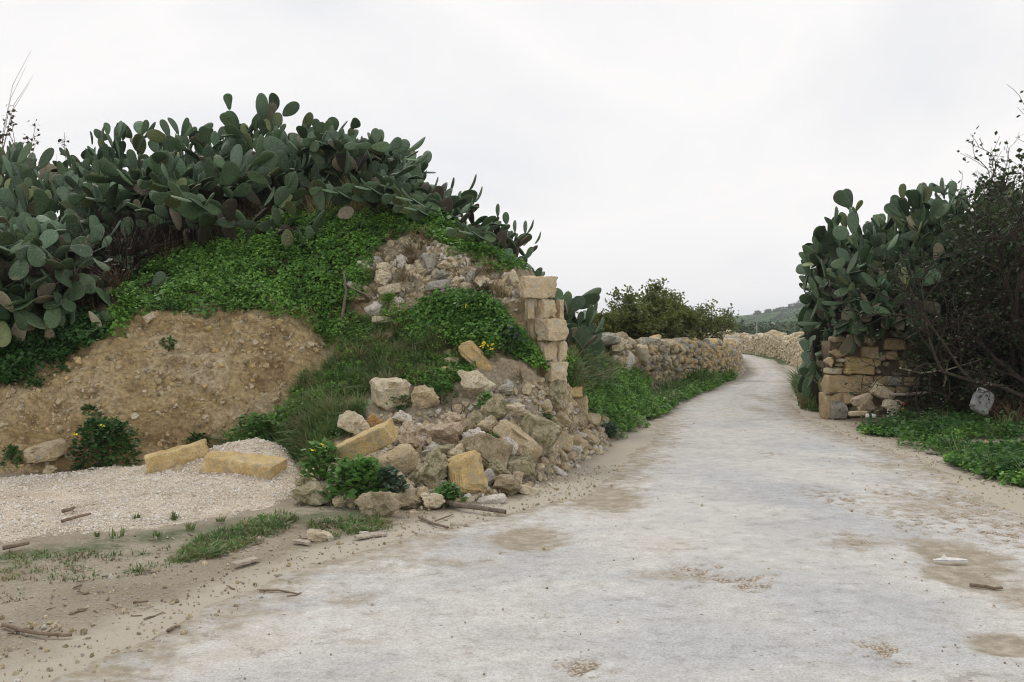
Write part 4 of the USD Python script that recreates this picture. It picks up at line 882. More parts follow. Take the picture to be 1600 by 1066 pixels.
dry_wall('dry_stone_wall', 'left wall beyond the near one, hidden in part where the lane bends', WALL_L, 14.4, 62, hf, 1, 0, r, ['tan', 'cream', 'grey'], sc=1.1)
hr = lambda s: 1.05 + 0.10 * math.sin(s * 0.5 + 1) + 0.06 * math.sin(s * 1.9) + 0.05 * math.sin(s * 4.1)
dry_wall('dry_stone_wall', 'pale dry stone wall on the outer right side of the bend', WALL_R, 0.0, 60, hr, -1, 0, r, ['cream', 'tan', 'cream'], sc=1.1)

# ---------------------------------------------------------------- ruined wall on the right
RD = 17.0
ro = P(1290, 650, RD); ro[2] = 0
ruin = thing('ruined_wall', 'broken end wall of big squared yellow stones under the right hand cactus', 'stone wall', ro)
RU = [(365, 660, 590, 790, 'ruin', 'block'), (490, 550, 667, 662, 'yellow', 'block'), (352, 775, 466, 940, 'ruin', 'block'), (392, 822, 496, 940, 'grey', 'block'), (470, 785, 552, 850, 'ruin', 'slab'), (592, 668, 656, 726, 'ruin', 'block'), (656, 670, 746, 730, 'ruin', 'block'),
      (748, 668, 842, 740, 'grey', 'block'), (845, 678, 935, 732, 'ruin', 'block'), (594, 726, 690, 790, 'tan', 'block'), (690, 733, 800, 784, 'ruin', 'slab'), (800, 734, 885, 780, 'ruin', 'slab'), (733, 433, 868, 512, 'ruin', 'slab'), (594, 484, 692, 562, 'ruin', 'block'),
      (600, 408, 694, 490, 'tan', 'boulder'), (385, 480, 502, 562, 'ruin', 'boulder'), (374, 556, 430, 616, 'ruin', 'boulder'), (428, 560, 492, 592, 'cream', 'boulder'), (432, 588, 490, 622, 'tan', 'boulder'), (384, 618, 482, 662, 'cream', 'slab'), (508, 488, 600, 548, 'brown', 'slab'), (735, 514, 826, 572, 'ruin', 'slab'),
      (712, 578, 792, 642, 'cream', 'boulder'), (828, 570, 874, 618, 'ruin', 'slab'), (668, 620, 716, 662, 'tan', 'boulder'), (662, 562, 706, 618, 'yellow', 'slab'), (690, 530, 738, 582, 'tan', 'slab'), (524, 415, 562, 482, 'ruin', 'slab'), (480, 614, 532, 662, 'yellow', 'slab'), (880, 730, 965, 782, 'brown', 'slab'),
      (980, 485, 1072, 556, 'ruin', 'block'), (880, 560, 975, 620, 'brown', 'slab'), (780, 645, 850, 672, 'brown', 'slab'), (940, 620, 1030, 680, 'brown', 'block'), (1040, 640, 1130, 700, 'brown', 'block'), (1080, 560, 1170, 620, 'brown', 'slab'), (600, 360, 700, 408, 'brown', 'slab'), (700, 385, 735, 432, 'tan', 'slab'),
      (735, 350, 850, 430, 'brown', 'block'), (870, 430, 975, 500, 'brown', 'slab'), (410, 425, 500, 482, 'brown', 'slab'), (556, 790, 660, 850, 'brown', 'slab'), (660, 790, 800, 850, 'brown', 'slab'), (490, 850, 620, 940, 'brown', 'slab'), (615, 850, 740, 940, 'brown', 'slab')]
for k, (x0, y0, x1, y1, mt, shp) in enumerate(RU):
    u0, u1, v0, v1 = 1200 + x0 / 4, 1200 + x1 / 4, 420 + y0 / 4, 420 + y1 / 4
    q = random.Random(k)
    d = RD + q.uniform(-0.05, 0.06) + (0.12 if mt == 'brown' else 0)
    w, h = (u1 - u0) * d / F * 0.985, (v1 - v0) * d / F * 0.985
    m = rock(w, 0.34, h, 700 + k, shp, 1.0 if shp == 'block' else 1.2, 2)
    m.vertices = Rot.from_euler('zy', [q.uniform(-4, 4), q.uniform(-2, 2)], degrees=True).apply(m.vertices)
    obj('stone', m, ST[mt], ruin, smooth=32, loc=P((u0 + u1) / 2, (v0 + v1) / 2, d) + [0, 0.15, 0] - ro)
a, b = P(1296, 650, RD + 0.16), P(1500, 540, RD + 0.16)
cm = trimesh.creation.box([b[0] - a[0], 0.5, 1.45]).subdivide().subdivide().subdivide()
cm.vertices += 0.12 * (meshkit.fbm(cm.vertices * 3, 3, 4)[:, None] - 0.5)
cm.apply_translation([(a[0] + b[0]) / 2 - ro[0], 0.36, 0.62]); obj('core', cm, PL['core'], ruin, smooth=True)
line_b = np.array([(ro[0] + 0.6, 17.6), (6.5, 20), (7.4, 23), (8.6, 26.5)])
dry_wall('dry_stone_wall', 'wall under the hanging cactus along the right edge of the lane', line_b, 0.0, 9.3, lambda s: 1.1 + 0.06 * math.sin(s * 2.2), -1, 0, r, ['brown', 'tan', 'olive'])
def free_stone(name, u, v, w, h, k, shp, label, tilt=0, d=None, yaw=0):
    return put_stone(name, u, v, w, h, k, shp, label, tilt, yaw, 0, dep=d)
free_stone('fallen_stone', 1347, 624, 30, 13, 'pink', 'slab', 'pinkish slab fallen against the foot of the ruined wall', 22, 16.4)
free_stone('fallen_stone', 1378, 613, 34, 18, 'cream', 'slab', 'cream slab leaning against the foot of the ruined wall', -28, 16.5)
free_stone('fallen_stone', 1393, 633, 25, 17, 'cream', 'slab', 'squared cream stone lying right of the leaning slab', -14, 16.1)
free_stone('fallen_stone', 1391, 649, 22, 17, 'white', 'boulder', 'rounded whitish stone lowest of the fallen ones', -35, 15.7)
free_stone('fallen_stone', 1353, 634, 28, 15, 'brown', 'boulder', 'brown lump under the pinkish slab', 12, 16.2)
free_stone('fallen_stone', 1341, 646, 30, 7, 'tan', 'slab', 'flat stone lying before the grey corner block', 3, 15.9)
free_stone('fallen_stone', 1412, 642, 10, 9, 'orange', 'boulder', 'small reddish stone right of the squared cream one', 0, 15.9)
free_stone('fallen_stone', 1403, 671, 18, 12, 'grey', 'boulder', 'grey white stone among weeds below the fallen ones', 0)
free_stone('fallen_stone', 1455, 706, 18, 9, 'grey', 'boulder', 'grey stone at the road edge of the right hand weeds', 0)
free_stone('fallen_stone', 1436, 662, 14, 8, 'grey', 'slab', 'thin grey stone left behind the right hand weeds', 20)
free_stone('fallen_stone', 1538, 752, 8, 5, 'cream', 'boulder', 'small cream stone on the road below the right hand weeds', 0)

# ---------------------------------------------------------------- prickly pears
def pad(L, W, T, r):
    nseg, rings = 16, [1.0, 0.86, 0.5]
    an = np.arange(nseg) / nseg * 2 * np.pi
    oy = 0.5 * (1 - np.cos(an)); ox = 0.5 * np.sin(an) * (0.62 + 0.5 * oy)
    ob = np.stack([ox * W, oy * L], -1); c = np.array([0, 0.55 * L])
    vs = [np.column_stack([c + (ob - c) * q, np.full(nseg, s * T * (0.12 if q == 1 else 0.82 if q > 0.8 else 1.0) * 0.5)]) for s in (1, -1) for q in rings]
    v = np.vstack(vs + [np.array([[c[0], c[1], T * 0.5], [c[0], c[1], -T * 0.5]])])
    f = []
    R_ = lambda a, b: [(a * nseg + k, a * nseg + (k + 1) % nseg, b * nseg + (k + 1) % nseg, b * nseg + k) for k in range(nseg)]
    f += R_(0, 1) + R_(1, 2) + [q[::-1] for q in R_(3, 4) + R_(4, 5) + R_(0, 3)]
    f = np.array(f); f = np.vstack([f[:, [0, 1, 2]], f[:, [0, 2, 3]]])
    n = 6 * nseg
    f = np.vstack([f, [(2 * nseg + k, 2 * nseg + (k + 1) % nseg, n) for k in range(nseg)], [(5 * nseg + (k + 1) % nseg, 5 * nseg + k, n + 1) for k in range(nseg)]])
    b1, b2, tw = r.normal(0, 0.14), r.normal(0, 0.18), r.normal(0, 0.12)
    y = v[:, 1] / L; xx = v[:, 0] / W
    v[:, 2] += L * (b1 * y * y + b2 * xx * xx + tw * xx * y) 
    v[:, 0] *= 1 + 0.10 * r.normal() * np.sin(y * 5)
    return v, f

def grow_once(seed, height, spread, max_pads, spill):
    r = np.random.default_rng(seed)
    pads, todo = [], []
    for k in range(4 if spill or height > 1.2 else 3):
        a = r.uniform(0, 2 * np.pi)
        d0 = np.array([r.normal(0, 0.7), -1.0, r.uniform(-0.2, 0.6)]) if spill else np.array([math.cos(a) * spread, math.sin(a) * spread, 1.0])
        todo.append((np.array([math.cos(a), math.sin(a), 0]) * r.uniform(0.05, 0.30), d0, 0))
    while todo and len(pads) < max_pads:
        b, d, lv = todo.pop(0)
        d = d / np.linalg.norm(d)
        L = r.uniform(0.25, 0.41) * (0.92 if lv > 3 else 1.0); W = L * r.uniform(0.52, 0.76)
        nrm = np.cross(d, r.normal(size=3)); nrm /= np.linalg.norm(nrm); s = np.cross(d, nrm)
        tip = b[2] + d[2] * L
        if tip > height * 1.03 and lv > 0: continue
        pads.append((b, d, nrm, s, L, W, lv, tip))
        if lv > 11: continue
        left = (height - tip) / 0.26
        nch = int(r.choice([1, 2, 3], p=[0.5, 0.36, 0.14] if lv < 3 or left < 3 else [0.72, 0.22, 0.06]))
        for j in range(nch):
            phi = r.uniform(-1.3, 1.3) if nch > 1 else r.uniform(-0.6, 0.6)
            c = b + d * L * 0.55 + d * math.cos(phi) * L * 0.43 + s * math.sin(phi) * W * 0.47
            dd = d * math.cos(phi) * 0.8 + s * math.sin(phi) * 0.9 + nrm * r.normal(0, 0.6) + np.array([0, 0, -0.35 if spill else 0.40])
            dd[:2] += spread * 0.4 * b[:2] / (1 + np.linalg.norm(b[:2]))
            todo.append((c, dd, lv + 1))
    return pads, r
def grow(seed, height, spread=0.55, max_pads=60, spill=False):
    best = None
    for k in range(40):
        pads, r = grow_once(seed + 1000 * k, height, spread, max_pads, spill)
        top = max(p[7] for p in pads)
        score = len(pads) / max_pads - 3 * abs(top / height - 0.98) * (not spill)
        if best is None or score > best[0]:
            best = (score, pads, r, top)
        if score > 0.85: break
    _, pads, r, top = best
    out = []
    for b, d, nrm, s, L, W, lv, t in pads:
        v, f = pad(L, W, r.uniform(0.022, 0.034) * (1.9 if lv == 0 else 1.3 if lv == 1 else 1), r)
        w = v[:, :1] * s + v[:, 1:2] * d + v[:, 2:] * nrm + b
        x = r.random(); rel = t / top
        m = 5 if lv == 0 or (lv == 1 and x < 0.5) else 4 if x < 0.035 + 0.06 * (rel < 0.5) else 3 if x < 0.15 else 1 if x < 0.30 + 0.25 * rel else 2 if x < 0.75 - 0.1 * rel else 0
        out.append((w, f, m, lv))
    return out, (height if spill else top)
HK = {'tiny': (0.75, 0.5, 20), 'short': (1.1, 0.55, 36), 'mid': (1.5, 0.5, 56), 'large': (2.0, 0.45, 76), 'tall': (2.6, 0.42, 98), 'giant': (3.3, 0.34, 130), 'spill': (1.0, 0.5, 30)}
plants = {}
def prickly_pear(x, y, z, height, label, group, seed, rz=None, spill=False, left_limit=None, right_limit=None):
    hk = 'spill' if spill else min((h for h in HK if h != 'spill'), key=lambda h: abs(math.log(HK[h][0] / height)))
    nvar = {'tiny': 3, 'short': 4, 'mid': 4, 'large': 4, 'tall': 4, 'giant': 3, 'spill': 4}[hk]
    k = seed % nvar
    r = random.Random(seed)
    key = (hk, k)
    parts = None
    if key not in plants:
        parts, top = grow(1000 + 17 * k + hash_(hk), HK[hk][0], HK[hk][1], HK[hk][2], spill)
        plants[key] = (None, top, np.vstack([p[0] for p in parts]))
    src, top, allv = plants[key]
    sc = height / top
    if rz is None:
        rz = r.uniform(-35, 35) if spill else r.uniform(0, 360)
    if left_limit is not None:                                # turn and shift it so that it does not reach over the lane
        best = None
        for c in (range(-90, -19, 15) if spill else range(0, 360, 30)):
            q = Rot.from_euler('z', c, degrees=True).apply(allv) * sc + [x, y, z]
            sh = max(0.0, np.max((left_limit - px(q)[0]) / F * q[:, 1]))
            if best is None or sh < best[0]: best = (sh, c)
        x, rz = x + best[0], best[1]
    if right_limit is not None:
        best = None
        for c in range(0, 360, 30):
            q = Rot.from_euler('z', c, degrees=True).apply(allv) * sc + [x, y, z]
            sh = max(0.0, np.max((px(q)[0] - right_limit) / F * q[:, 1]))
            if best is None or sh < best[0]: best = (sh, c)
        x, rz = x - min(best[0], 0.8), best[1]
    if parts is not None:
        t = thing('prickly_pear', label, 'cactus', (x, y, z), rz, group, sc)
        for v, f, m, lv in parts:
            obj('stem_pad' if m == 5 else 'pad', (v, f), PAD[m], t, smooth=True)
        plants[key] = (t, top, allv)
        return t
    xf = UsdGeom.Xform.Define(stage, '/World/' + numbered('prickly_pear'))
    xf.GetPrim().GetReferences().AddInternalReference(src.GetPath())
    xf.GetPrim().GetAttribute('xformOp:translate').Set(Gf.Vec3d(float(x), float(y), float(z)))
    xf.GetPrim().GetAttribute('xformOp:rotateZ').Set(float(rz))
    xf.GetPrim().GetAttribute('xformOp:scale').Set(Gf.Vec3f(*([float(sc)] * 3)))
    xf.GetPrim().SetInstanceable(True)
    return tag(xf.GetPrim(), label, 'cactus', group)
def hash_(s): return sum(ord(c) * (i + 3) for i, c in enumerate(s))
GL, GR = 'prickly pears on top of the bank', 'prickly pears on the right of the lane'
LEFTP = [
    (-45, 17.2, 228, 'tall prickly pear at the left edge behind the reeds'), (18, 17, 222, 'prickly pear under the bare twigs at far left'), (75, 17.2, 232, 'prickly pear just right of the twigs at far left, back row'),
    (130, 17, 235, 'low topped prickly pear on the skyline between twigs and first tall pads'), (188, 16.8, 205, 'prickly pear with pads standing up on the skyline, left of the slim tall ones'), (235, 17, 182, 'prickly pear carrying slim upright pads on the skyline'),
    (285, 17, 180, 'prickly pear with a single tall upright pad on the skyline'), (332, 16.8, 190, 'prickly pear left of the highest crown, back row'), (385, 16.8, 158, 'highest prickly pear of the bank, left half of its crown'),
    (422, 17, 152, 'highest prickly pear of the bank, right half of its crown'), (468, 16.8, 182, 'prickly pear directly right of the highest crown'), (520, 16.6, 210, 'prickly pear in the dip right of the highest crown'),
    (568, 16.4, 198, 'prickly pear on the second skyline hump'), (615, 16.2, 215, 'prickly pear at the right shoulder of the second hump'), (655, 15.8, 248, 'prickly pear where the skyline starts to fall to the right'),
    (702, 15.3, 282, 'prickly pear on the falling skyline over the green crest'),
    (-25, 15.4, 300, 'prickly pear in the middle row at the left edge'), (40, 15.2, 285, 'prickly pear in the middle row below the twigs'), (105, 15.3, 275, 'prickly pear with broad round pads below the low skyline'), (165, 15.2, 265, 'shaded prickly pear in the middle row, above the dark hollow'),
    (235, 15.3, 255, 'shaded prickly pear below the slim upright pads'), (300, 15.2, 245, 'shaded prickly pear below the single tall pad'), (362, 15.3, 235, 'dark prickly pear below the left half of the highest crown'), (430, 15.3, 228, 'dark prickly pear below the right half of the highest crown'),
    (492, 15.4, 250, 'prickly pear above the straw coloured grass'), (548, 15.3, 255, 'prickly pear right of the straw coloured grass, middle row'), (604, 15, 268, 'prickly pear below the right shoulder of the second hump'), (650, 14.7, 285, 'prickly pear standing on the green crest'), (692, 14.5, 305, 'prickly pear leaning over the right of the green crest'), (728, 14.3, 318, 'prickly pear at the end of the dense hedge on the bank'),
    (12, 13.4, 365, 'prickly pear overhanging the clay at the left edge'), (75, 13.2, 380, 'prickly pear hanging over the left end of the clay face'), (135, 13.3, 385, 'prickly pear above the dark weeds, right of the hanging one'), (35, 12.6, 440, 'lowest prickly pear at the left edge, above the shaded weeds'), (110, 12.5, 445, 'low prickly pear over the shaded weeds, second from the left edge'),
    (312, 14.1, 312, 'small prickly pear at the top of the green slope, left of the hanging pad'), (372, 14.1, 300, 'small prickly pear with spreading pads above the green slope'), (425, 14.0, 275, 'prickly pear whose arms reach out above the hanging pad'),
    (770, 13.9, 352, 'prickly pear on the lower crest, left of the three near the pier'), (797, 13.7, 378, 'small prickly pear in the middle of those near the pier'), (836, 13.5, 388, 'small prickly pear rising right above the pier'),
    (898, 15.9, 450, 'prickly pear standing right behind the pier'), (918, 17.0, 485, 'small prickly pear between pier and near wall'), (884, 15.4, 452, 'prickly pear close behind the upper pier blocks'), (905, 16.3, 462, 'prickly pear in the middle of the clump behind the pier'), (896, 15.2, 500, 'low prickly pear at the front of the clump behind the pier'),
    (98, 16.6, 240, 'prickly pear filling the low skyline right of the twigs'), (55, 15.9, 262, 'prickly pear below the twigs, one row in front of the skyline'), (125, 15.8, 262, 'prickly pear one row in front of the low skyline'),
    (20, 19, 215, 'rear prickly pear seen through gaps at the far left'), (160, 19, 235, 'rear prickly pear behind the low skyline'), (310, 19, 205, 'rear prickly pear behind the tall pads'), (450, 18.8, 205, 'rear prickly pear behind the highest crown'), (590, 18, 225, 'rear prickly pear behind the second hump'),
]
for i, (u, d, tv, lab) in enumerate(LEFTP):
    x = float(P(u, 400, d)[0]); z = top_z(x, d) - 0.06
    hgt = float(P(u, tv, d)[2]) - z
    prickly_pear(x, d, z, max(hgt, 0.55), lab, GL, i * 7 + 3, right_limit=(945 if u > 880 else 852 if u > 800 else u + 62 if u > 600 else None))
ORD = ('first second third fourth fifth sixth seventh eighth ninth tenth eleventh twelfth thirteenth fourteenth fifteenth sixteenth seventeenth eighteenth nineteenth twentieth twenty-first twenty-second twenty-third twenty-fourth twenty-fifth twenty-sixth').split()
rq = np.random.default_rng(17)
for i in range(26):
    u = -40 + i * 26 + rq.uniform(-10, 10); d = rq.uniform(14.4, 16.4)
    if 170 < u < 350: d = 16.0 + 0.02 * i; x = float(P(u, 400, d)[0]); z = top_z(x, d) - 0.06
    tv = np.interp(u, [-50, 150, 300, 400, 480, 560, 640], [300, 290, 270, 235, 255, 250, 265]) + rq.uniform(-15, 45)
    prickly_pear(x, d, z, max(float(P(u, tv, d)[2]) - z, 0.6), f'half hidden prickly pear inside the bank hedge, {ORD[i]} such from the left', 'plants inside the bank hedge', i * 11 + 2)
for i, (u, d, v, h, lab) in enumerate([(-30, 12.7, 425, 1.0, 'prickly pear spilling down the bank at the left border'), (15, 12.5, 440, 1.0, 'prickly pear spilling down beside the left border, lower pads grey'), (55, 12.55, 430, 1.05, 'prickly pear cascading over the shaded weeds'), (95, 12.5, 440, 1.0, 'prickly pear cascading over the left end of the clay'), (130, 12.6, 445, 0.9, 'prickly pear whose pads dangle at the top left of the clay'), (158, 12.9, 440, 0.8, 'rightmost of the prickly pears cascading over the clay')]):
    x = float(P(u, 400, d)[0]); prickly_pear(x, d, float(P(u, v, d)[2]), h, lab, GL, i * 3 + 1, spill=True)
for i in range(14):
    u = -40 + i * 14; d = rq.uniform(12.7, 13.9); x = float(P(u, 400, d)[0]); z = top_z(x, d) - 0.05
    tv = 350 + rq.uniform(-25, 45)
    prickly_pear(x, d, z, max(float(P(u, tv, d)[2]) - z, 0.6), f'low prickly pear crowded on the ledge above the clay, {ORD[i]} from the left border', 'plants in the low left part of the hedge', i * 13 + 5)
for i, (u, d, tv) in enumerate([(510, 16.0, 215), (555, 15.8, 218), (590, 15.6, 225), (628, 15.4, 238), (668, 15.0, 268), (690, 14.8, 292), (715, 14.6, 300), (745, 14.4, 335), (672, 14.2, 318), (708, 14.0, 335), (758, 13.9, 362), (785, 14.2, 370), (812, 14.0, 392), (845, 13.9, 398), (640, 14.3, 300), (600, 14.6, 290)]):
    x = float(P(u, 400, d)[0]); z = top_z(x, d) - 0.08
    prickly_pear(x, d, z, max(float(P(u, tv, d)[2]) - z, 0.5), f'prickly pear along the falling crest, {ORD[i]} of the row down to the pier', 'plants along the falling crest', i * 17 + 3, right_limit=min(u + 58, 852))
RIGHTP = [
    (1268, 21, 362, 0.3, 'prickly pear at the left edge of the right hand hedge, tall column'), (1292, 19.6, 348, 0.5, 'prickly pear in the hedge just right of its left edge'), (1322, 18.6, 332, 1.0, 'prickly pear with upright pads on the rising skyline of the right hedge'), (1352, 18.2, 322, 1.1, 'prickly pear left of the pale tipped crown on the right'),
    (1385, 18.0, 292, 1.1, 'prickly pear forming the pale tipped crown on the right'), (1412, 18.6, 298, 1.1, 'prickly pear right of the pale tipped crown'), (1440, 18.2, 305, 1.1, 'prickly pear left of the highest pads on the right'), (1476, 18.2, 268, 1.1, 'prickly pear with the highest pads of the right hedge'),
    (1508, 18.4, 282, 1.0, 'prickly pear right of the highest pads of the right hedge'), (1545, 18.6, 288, 0.8, 'prickly pear behind the bare tree, near the right border'), (1590, 18.8, 282, 0.6, 'prickly pear at the right border behind the bare tree'),
    (1310, 17.5, 405, 1.15, 'prickly pear growing out of the ruined wall, left end'), (1345, 17.4, 412, 1.25, 'prickly pear growing out of the ruined wall, middle'), (1385, 17.4, 400, 1.25, 'prickly pear overhanging the yellow blocks of the ruined wall'), (1432, 17.4, 415, 1.2, 'prickly pear drooping at the right end of the ruined wall'),
    (1260, 20.2, 440, 0.2, 'prickly pear hanging beside the lane at mid height of the hedge edge'), (1268, 21.4, 470, 0.1, 'low prickly pear by the lane behind the hedge edge'), (1278, 19.0, 480, 0.2, 'low prickly pear against the left corner of the ruined wall'), (1284, 18.2, 520, 0.1, 'lowest prickly pear at the corner of the ruined wall'),
    (1300, 22, 372, 0.8, 'rear prickly pear behind the left edge of the right hedge'), (1365, 21, 335, 0.9, 'rear prickly pear behind the rising skyline on the right'), (1430, 21, 325, 0.9, 'rear prickly pear behind the pale tipped crown'), (1285, 24, 400, 0.4, 'farthest prickly pear of the right hedge along the lane'),
    (1470, 17.2, 430, 0.8, 'dark prickly pear in the thicket right of the ruined wall'), (1530, 17.4, 480, 0.4, 'dark prickly pear low in the thicket near the right border'),
]
for i, (u, d, tv, z, lab) in enumerate(RIGHTP):
    x = float(P(u, 400, d)[0]); hgt = float(P(u, tv, d)[2]) - z
    prickly_pear(x, d, z, max(hgt, 0.6), lab, GR, i * 5 + 1, left_limit=1243 + 5 * (i % 3))
for i in range(16):
    u = 1295 + i * 19; d = rq.uniform(18.6, 21.5); x = float(P(u, 400, d)[0])
    tv = np.interp(u, [1290, 1400, 1480, 1600], [400, 350, 330, 330]) + rq.uniform(-10, 60)
    prickly_pear(x, d, 0.4, float(P(u, tv, d)[2]) - 0.4, f'half hidden prickly pear inside the right hand hedge, {ORD[i]} such from the lane', 'plants inside the right hand hedge', i * 11 + 4, left_limit=1258)
for i, (u, d, v, h, lab) in enumerate([(1300, 17.3, 450, 1.0, 'prickly pear spilling over the left end of the ruined wall'), (1335, 17.2, 460, 1.0, 'prickly pear spilling over the big yellow block of the ruined wall'), (1375, 17.2, 440, 1.0, 'prickly pear spilling over the middle of the ruined wall'), (1410, 17.2, 455, 0.9, 'prickly pear spilling over the right end of the ruined wall'), (1262, 20.5, 500, 1.1, 'prickly pear hanging low over the lane side wall'), (1272, 19.0, 520, 1.1, 'prickly pear hanging to the ground beside the lane'), (1268, 20.0, 560, 0.9, 'lowest pads of the right hedge, touching the verge of the lane'), (1278, 18.2, 545, 0.9, 'pads hanging beside the left edge of the ruined wall'), (1318, 17.05, 490, 0.9, 'prickly pear drooping in front of the upper left stones of the ruined wall'), (1396, 17.0, 480, 0.8, 'prickly pear drooping in front of the upper right stones of the ruined wall'), (1290, 18.4, 470, 1.1, 'prickly pear hanging down the corner of the ruined wall on the lane side'), (1280, 19.4, 430, 1.2, 'prickly pear hanging down the lane side of the hedge')]):
    x = float(P(u, 400, d)[0]); prickly_pear(x, d, float(P(u, v, d)[2]), h, lab, GR, i * 3 + 2, spill=True, left_limit=1246 if u < 1295 else None)
def lone_pad(u, v, d, L, W, ang, tilt, m, label):
    v_, f = pad(L, W, 0.028, np.random.default_rng(int(u)))
    v_[:, 1] -= L / 2
    R = Rot.from_euler('xz', [90 - tilt, 0], degrees=True)
    w = Rot.from_euler('y', ang, degrees=True).apply(R.apply(v_))
    tag(obj('fallen_pad', (w, f), PAD[m], smooth=True, loc=P(u, v, d)), label, 'cactus pad')
lone_pad(247, 437, 12.75, 0.24, 0.17, 25, 20, 0, 'loose green cactus pad lying on the green slope')
lone_pad(449, 372, 13.35, 0.24, 0.18, 180, 5, 3, 'pale pear shaped pad hanging down above the green slope')
lone_pad(540, 333, 13.8, 0.26, 0.2, 60, 30, 4, 'withered pad resting on the green crest')
lone_pad(148, 500, 12.0, 0.25, 0.10, 150, 10, 4, 'withered hanging pad at the top left of the clay')
lone_pad(78, 525, 11.9, 0.26, 0.17, 175, 10, 4, 'grey dead pad dangling above the shaded weeds')
lone_pad(162, 499, 12.1, 0.2, 0.14, 20, 0, 2, 'dark green pad dangling next to the withered hanging one')

# ---------------------------------------------------------------- ground cover, grass, weeds
rng = np.random.default_rng(91)
def clump(n, rad, hgt, leaf, seed, trefoil=True):
    r = np.random.default_rng(seed)
    a, q = r.uniform(0, 2 * np.pi, n), rad * np.sqrt(r.random(n))
    base = np.stack([q * np.cos(a), q * np.sin(a), hgt * (0.35 + 0.65 * r.random(n)) * (1 - 0.5 * (q / rad) ** 2)], -1)
    if trefoil:
        base = np.repeat(base, 3, 0)
    return leaf_quads(base, leaf, r, 0.35, 0.8)
def tuft(n, h, rad, seed, bend=0.5, wd=0.006):
    r = np.random.default_rng(seed); vs, fs = [], []
    for k in range(n):
        a = r.uniform(0, 2 * np.pi); b = np.array([math.cos(a), math.sin(a), 0]) * rad * math.sqrt(r.random())
        dr = np.array([math.cos(a + r.normal(0, 0.8)), math.sin(a + r.normal(0, 0.8)), 0]); hh = h * r.uniform(0.5, 1.15); bd = bend * r.uniform(0.3, 1.6)
        sd = np.array([-dr[1], dr[0], 0]) * wd * r.uniform(0.7, 1.3)
        pts = [b + dr * hh * bd * t * t + np.array([0, 0, hh * (t - 0.38 * bd * t * t)]) for t in (0, 0.4, 0.75, 1.0)]
        v = [pts[0] - sd, pts[0] + sd, pts[1] - sd * 0.9, pts[1] + sd * 0.9, pts[2] - sd * 0.6, pts[2] + sd * 0.6, pts[3]]
        o = len(vs); vs += v; fs += [(o, o + 1, o + 3), (o, o + 3, o + 2), (o + 2, o + 3, o + 5), (o + 2, o + 5, o + 4), (o + 4, o + 5, o + 6)]
    return np.array(vs), np.array(fs)
COV = [(clump(24, 0.10, 0.11, 0.027, 1), LF['cover'], False), (clump(28, 0.12, 0.15, 0.030, 2), LF['cover'], False), (clump(14, 0.10, 0.10, 0.045, 3, False), LF['weed'], False), (clump(16, 0.11, 0.13, 0.035, 4), LF['weed'], False)]
GRS = [(tuft(34, 0.24, 0.06, 11), LF['grass'], False), (tuft(30, 0.32, 0.07, 12, 0.7), LF['grass'], False), (tuft(24, 0.26, 0.05, 13, 0.6), LF['dry'], False)]
def scatter_bank(name, polys, n, protos, probs, label, cat, thr=0.0, nseed=0, smin=0.8, smax=1.35, keep_up=0.5, pool=400000, fs=1.3):
    p, nn = on_bank(pool, nseed + 100)
    ok = np.zeros(len(p), bool)
    for pg in polys:
        ok |= in_poly(p, pg)
    dens = meshkit.fbm(p * fs, 4, nseed)
    ok &= dens + rng.normal(0, 0.05, len(p)) > thr
    p, nn, dens = p[ok][:n], nn[ok][:n], dens[ok][:n]
    sc = rng.uniform(smin, smax, len(p))
    return instancer(name, protos, p - nn * 0.01, align(nn, rng, keep_up), sc, rng.choice(len(protos), len(p), p=probs), label, cat)
G1 = [(160, 520), (185, 470), (215, 425), (330, 385), (450, 335), (560, 325), (645, 325), (655, 362), (612, 372), (578, 400), (572, 425), (590, 440), (550, 470), (542, 530), (510, 540), (480, 505), (420, 484), (330, 492), (262, 486), (235, 488), (200, 500), (175, 530)]
G2 = [(630, 325), (700, 345), (760, 385), (800, 416), (808, 424), (775, 428), (700, 388), (650, 364)]
G3 = [(690, 462), (755, 468), (800, 515), (845, 578), (825, 572), (790, 552), (745, 540), (690, 530), (640, 530), (660, 480)]
G3b = [(545, 505), (640, 490), (700, 530), (745, 590), (690, 605), (640, 600), (560, 620), (500, 650), (440, 690), (345, 695), (450, 645), (475, 600), (525, 570), (540, 540)]
G4 = [(875, 570), (930, 545), (1010, 590), (1010, 660), (960, 692), (930, 655), (893, 625)]
DK = [(-100, 640), (-100, 510), (60, 500), (170, 500), (150, 540), (105, 560), (85, 600), (50, 615), (0, 600)]
scatter_bank('ground_cover', [G1, G2], 4800, COV + [(tuft(14, 0.22, 0.08, 33, 0.7, 0.004), LF['grass'], False), (clump(9, 0.14, 0.16, 0.065, 34, False), LF['weed'], False)], [.33, .27, .14, .15, .05, .06], 'thick clover like green cover on the crown and shoulder of the bank', 'ground cover', 0.35, 3, 0.6, 1.5)
scatter_bank('ground_cover', [G3], 760, COV, [.2, .3, .2, .3], 'leafy green cover on the slope just left of the pier', 'ground cover', 0.40, 4, 0.7, 1.5)
scatter_bank('ground_cover', [G3b], 1000, COV, [.25, .25, .25, .25], 'patchy green cover among grass on the lower slope', 'ground cover', 0.50, 5, 0.5, 1.2)
scatter_bank('ground_cover', [G4], 1300, COV, [.25, .3, .2, .25], 'green weeds sloping down to the lane right of the pier', 'ground cover', 0.36, 6, 0.9, 1.6)
scatter_bank('ground_cover', [DK], 800, [(clump(18, 0.12, 0.14, 0.04, 8), LF['dark'], False)], [1], 'dark shaded weeds at the left end of the clay face', 'ground cover', 0.42, 7, 0.8, 1.5)
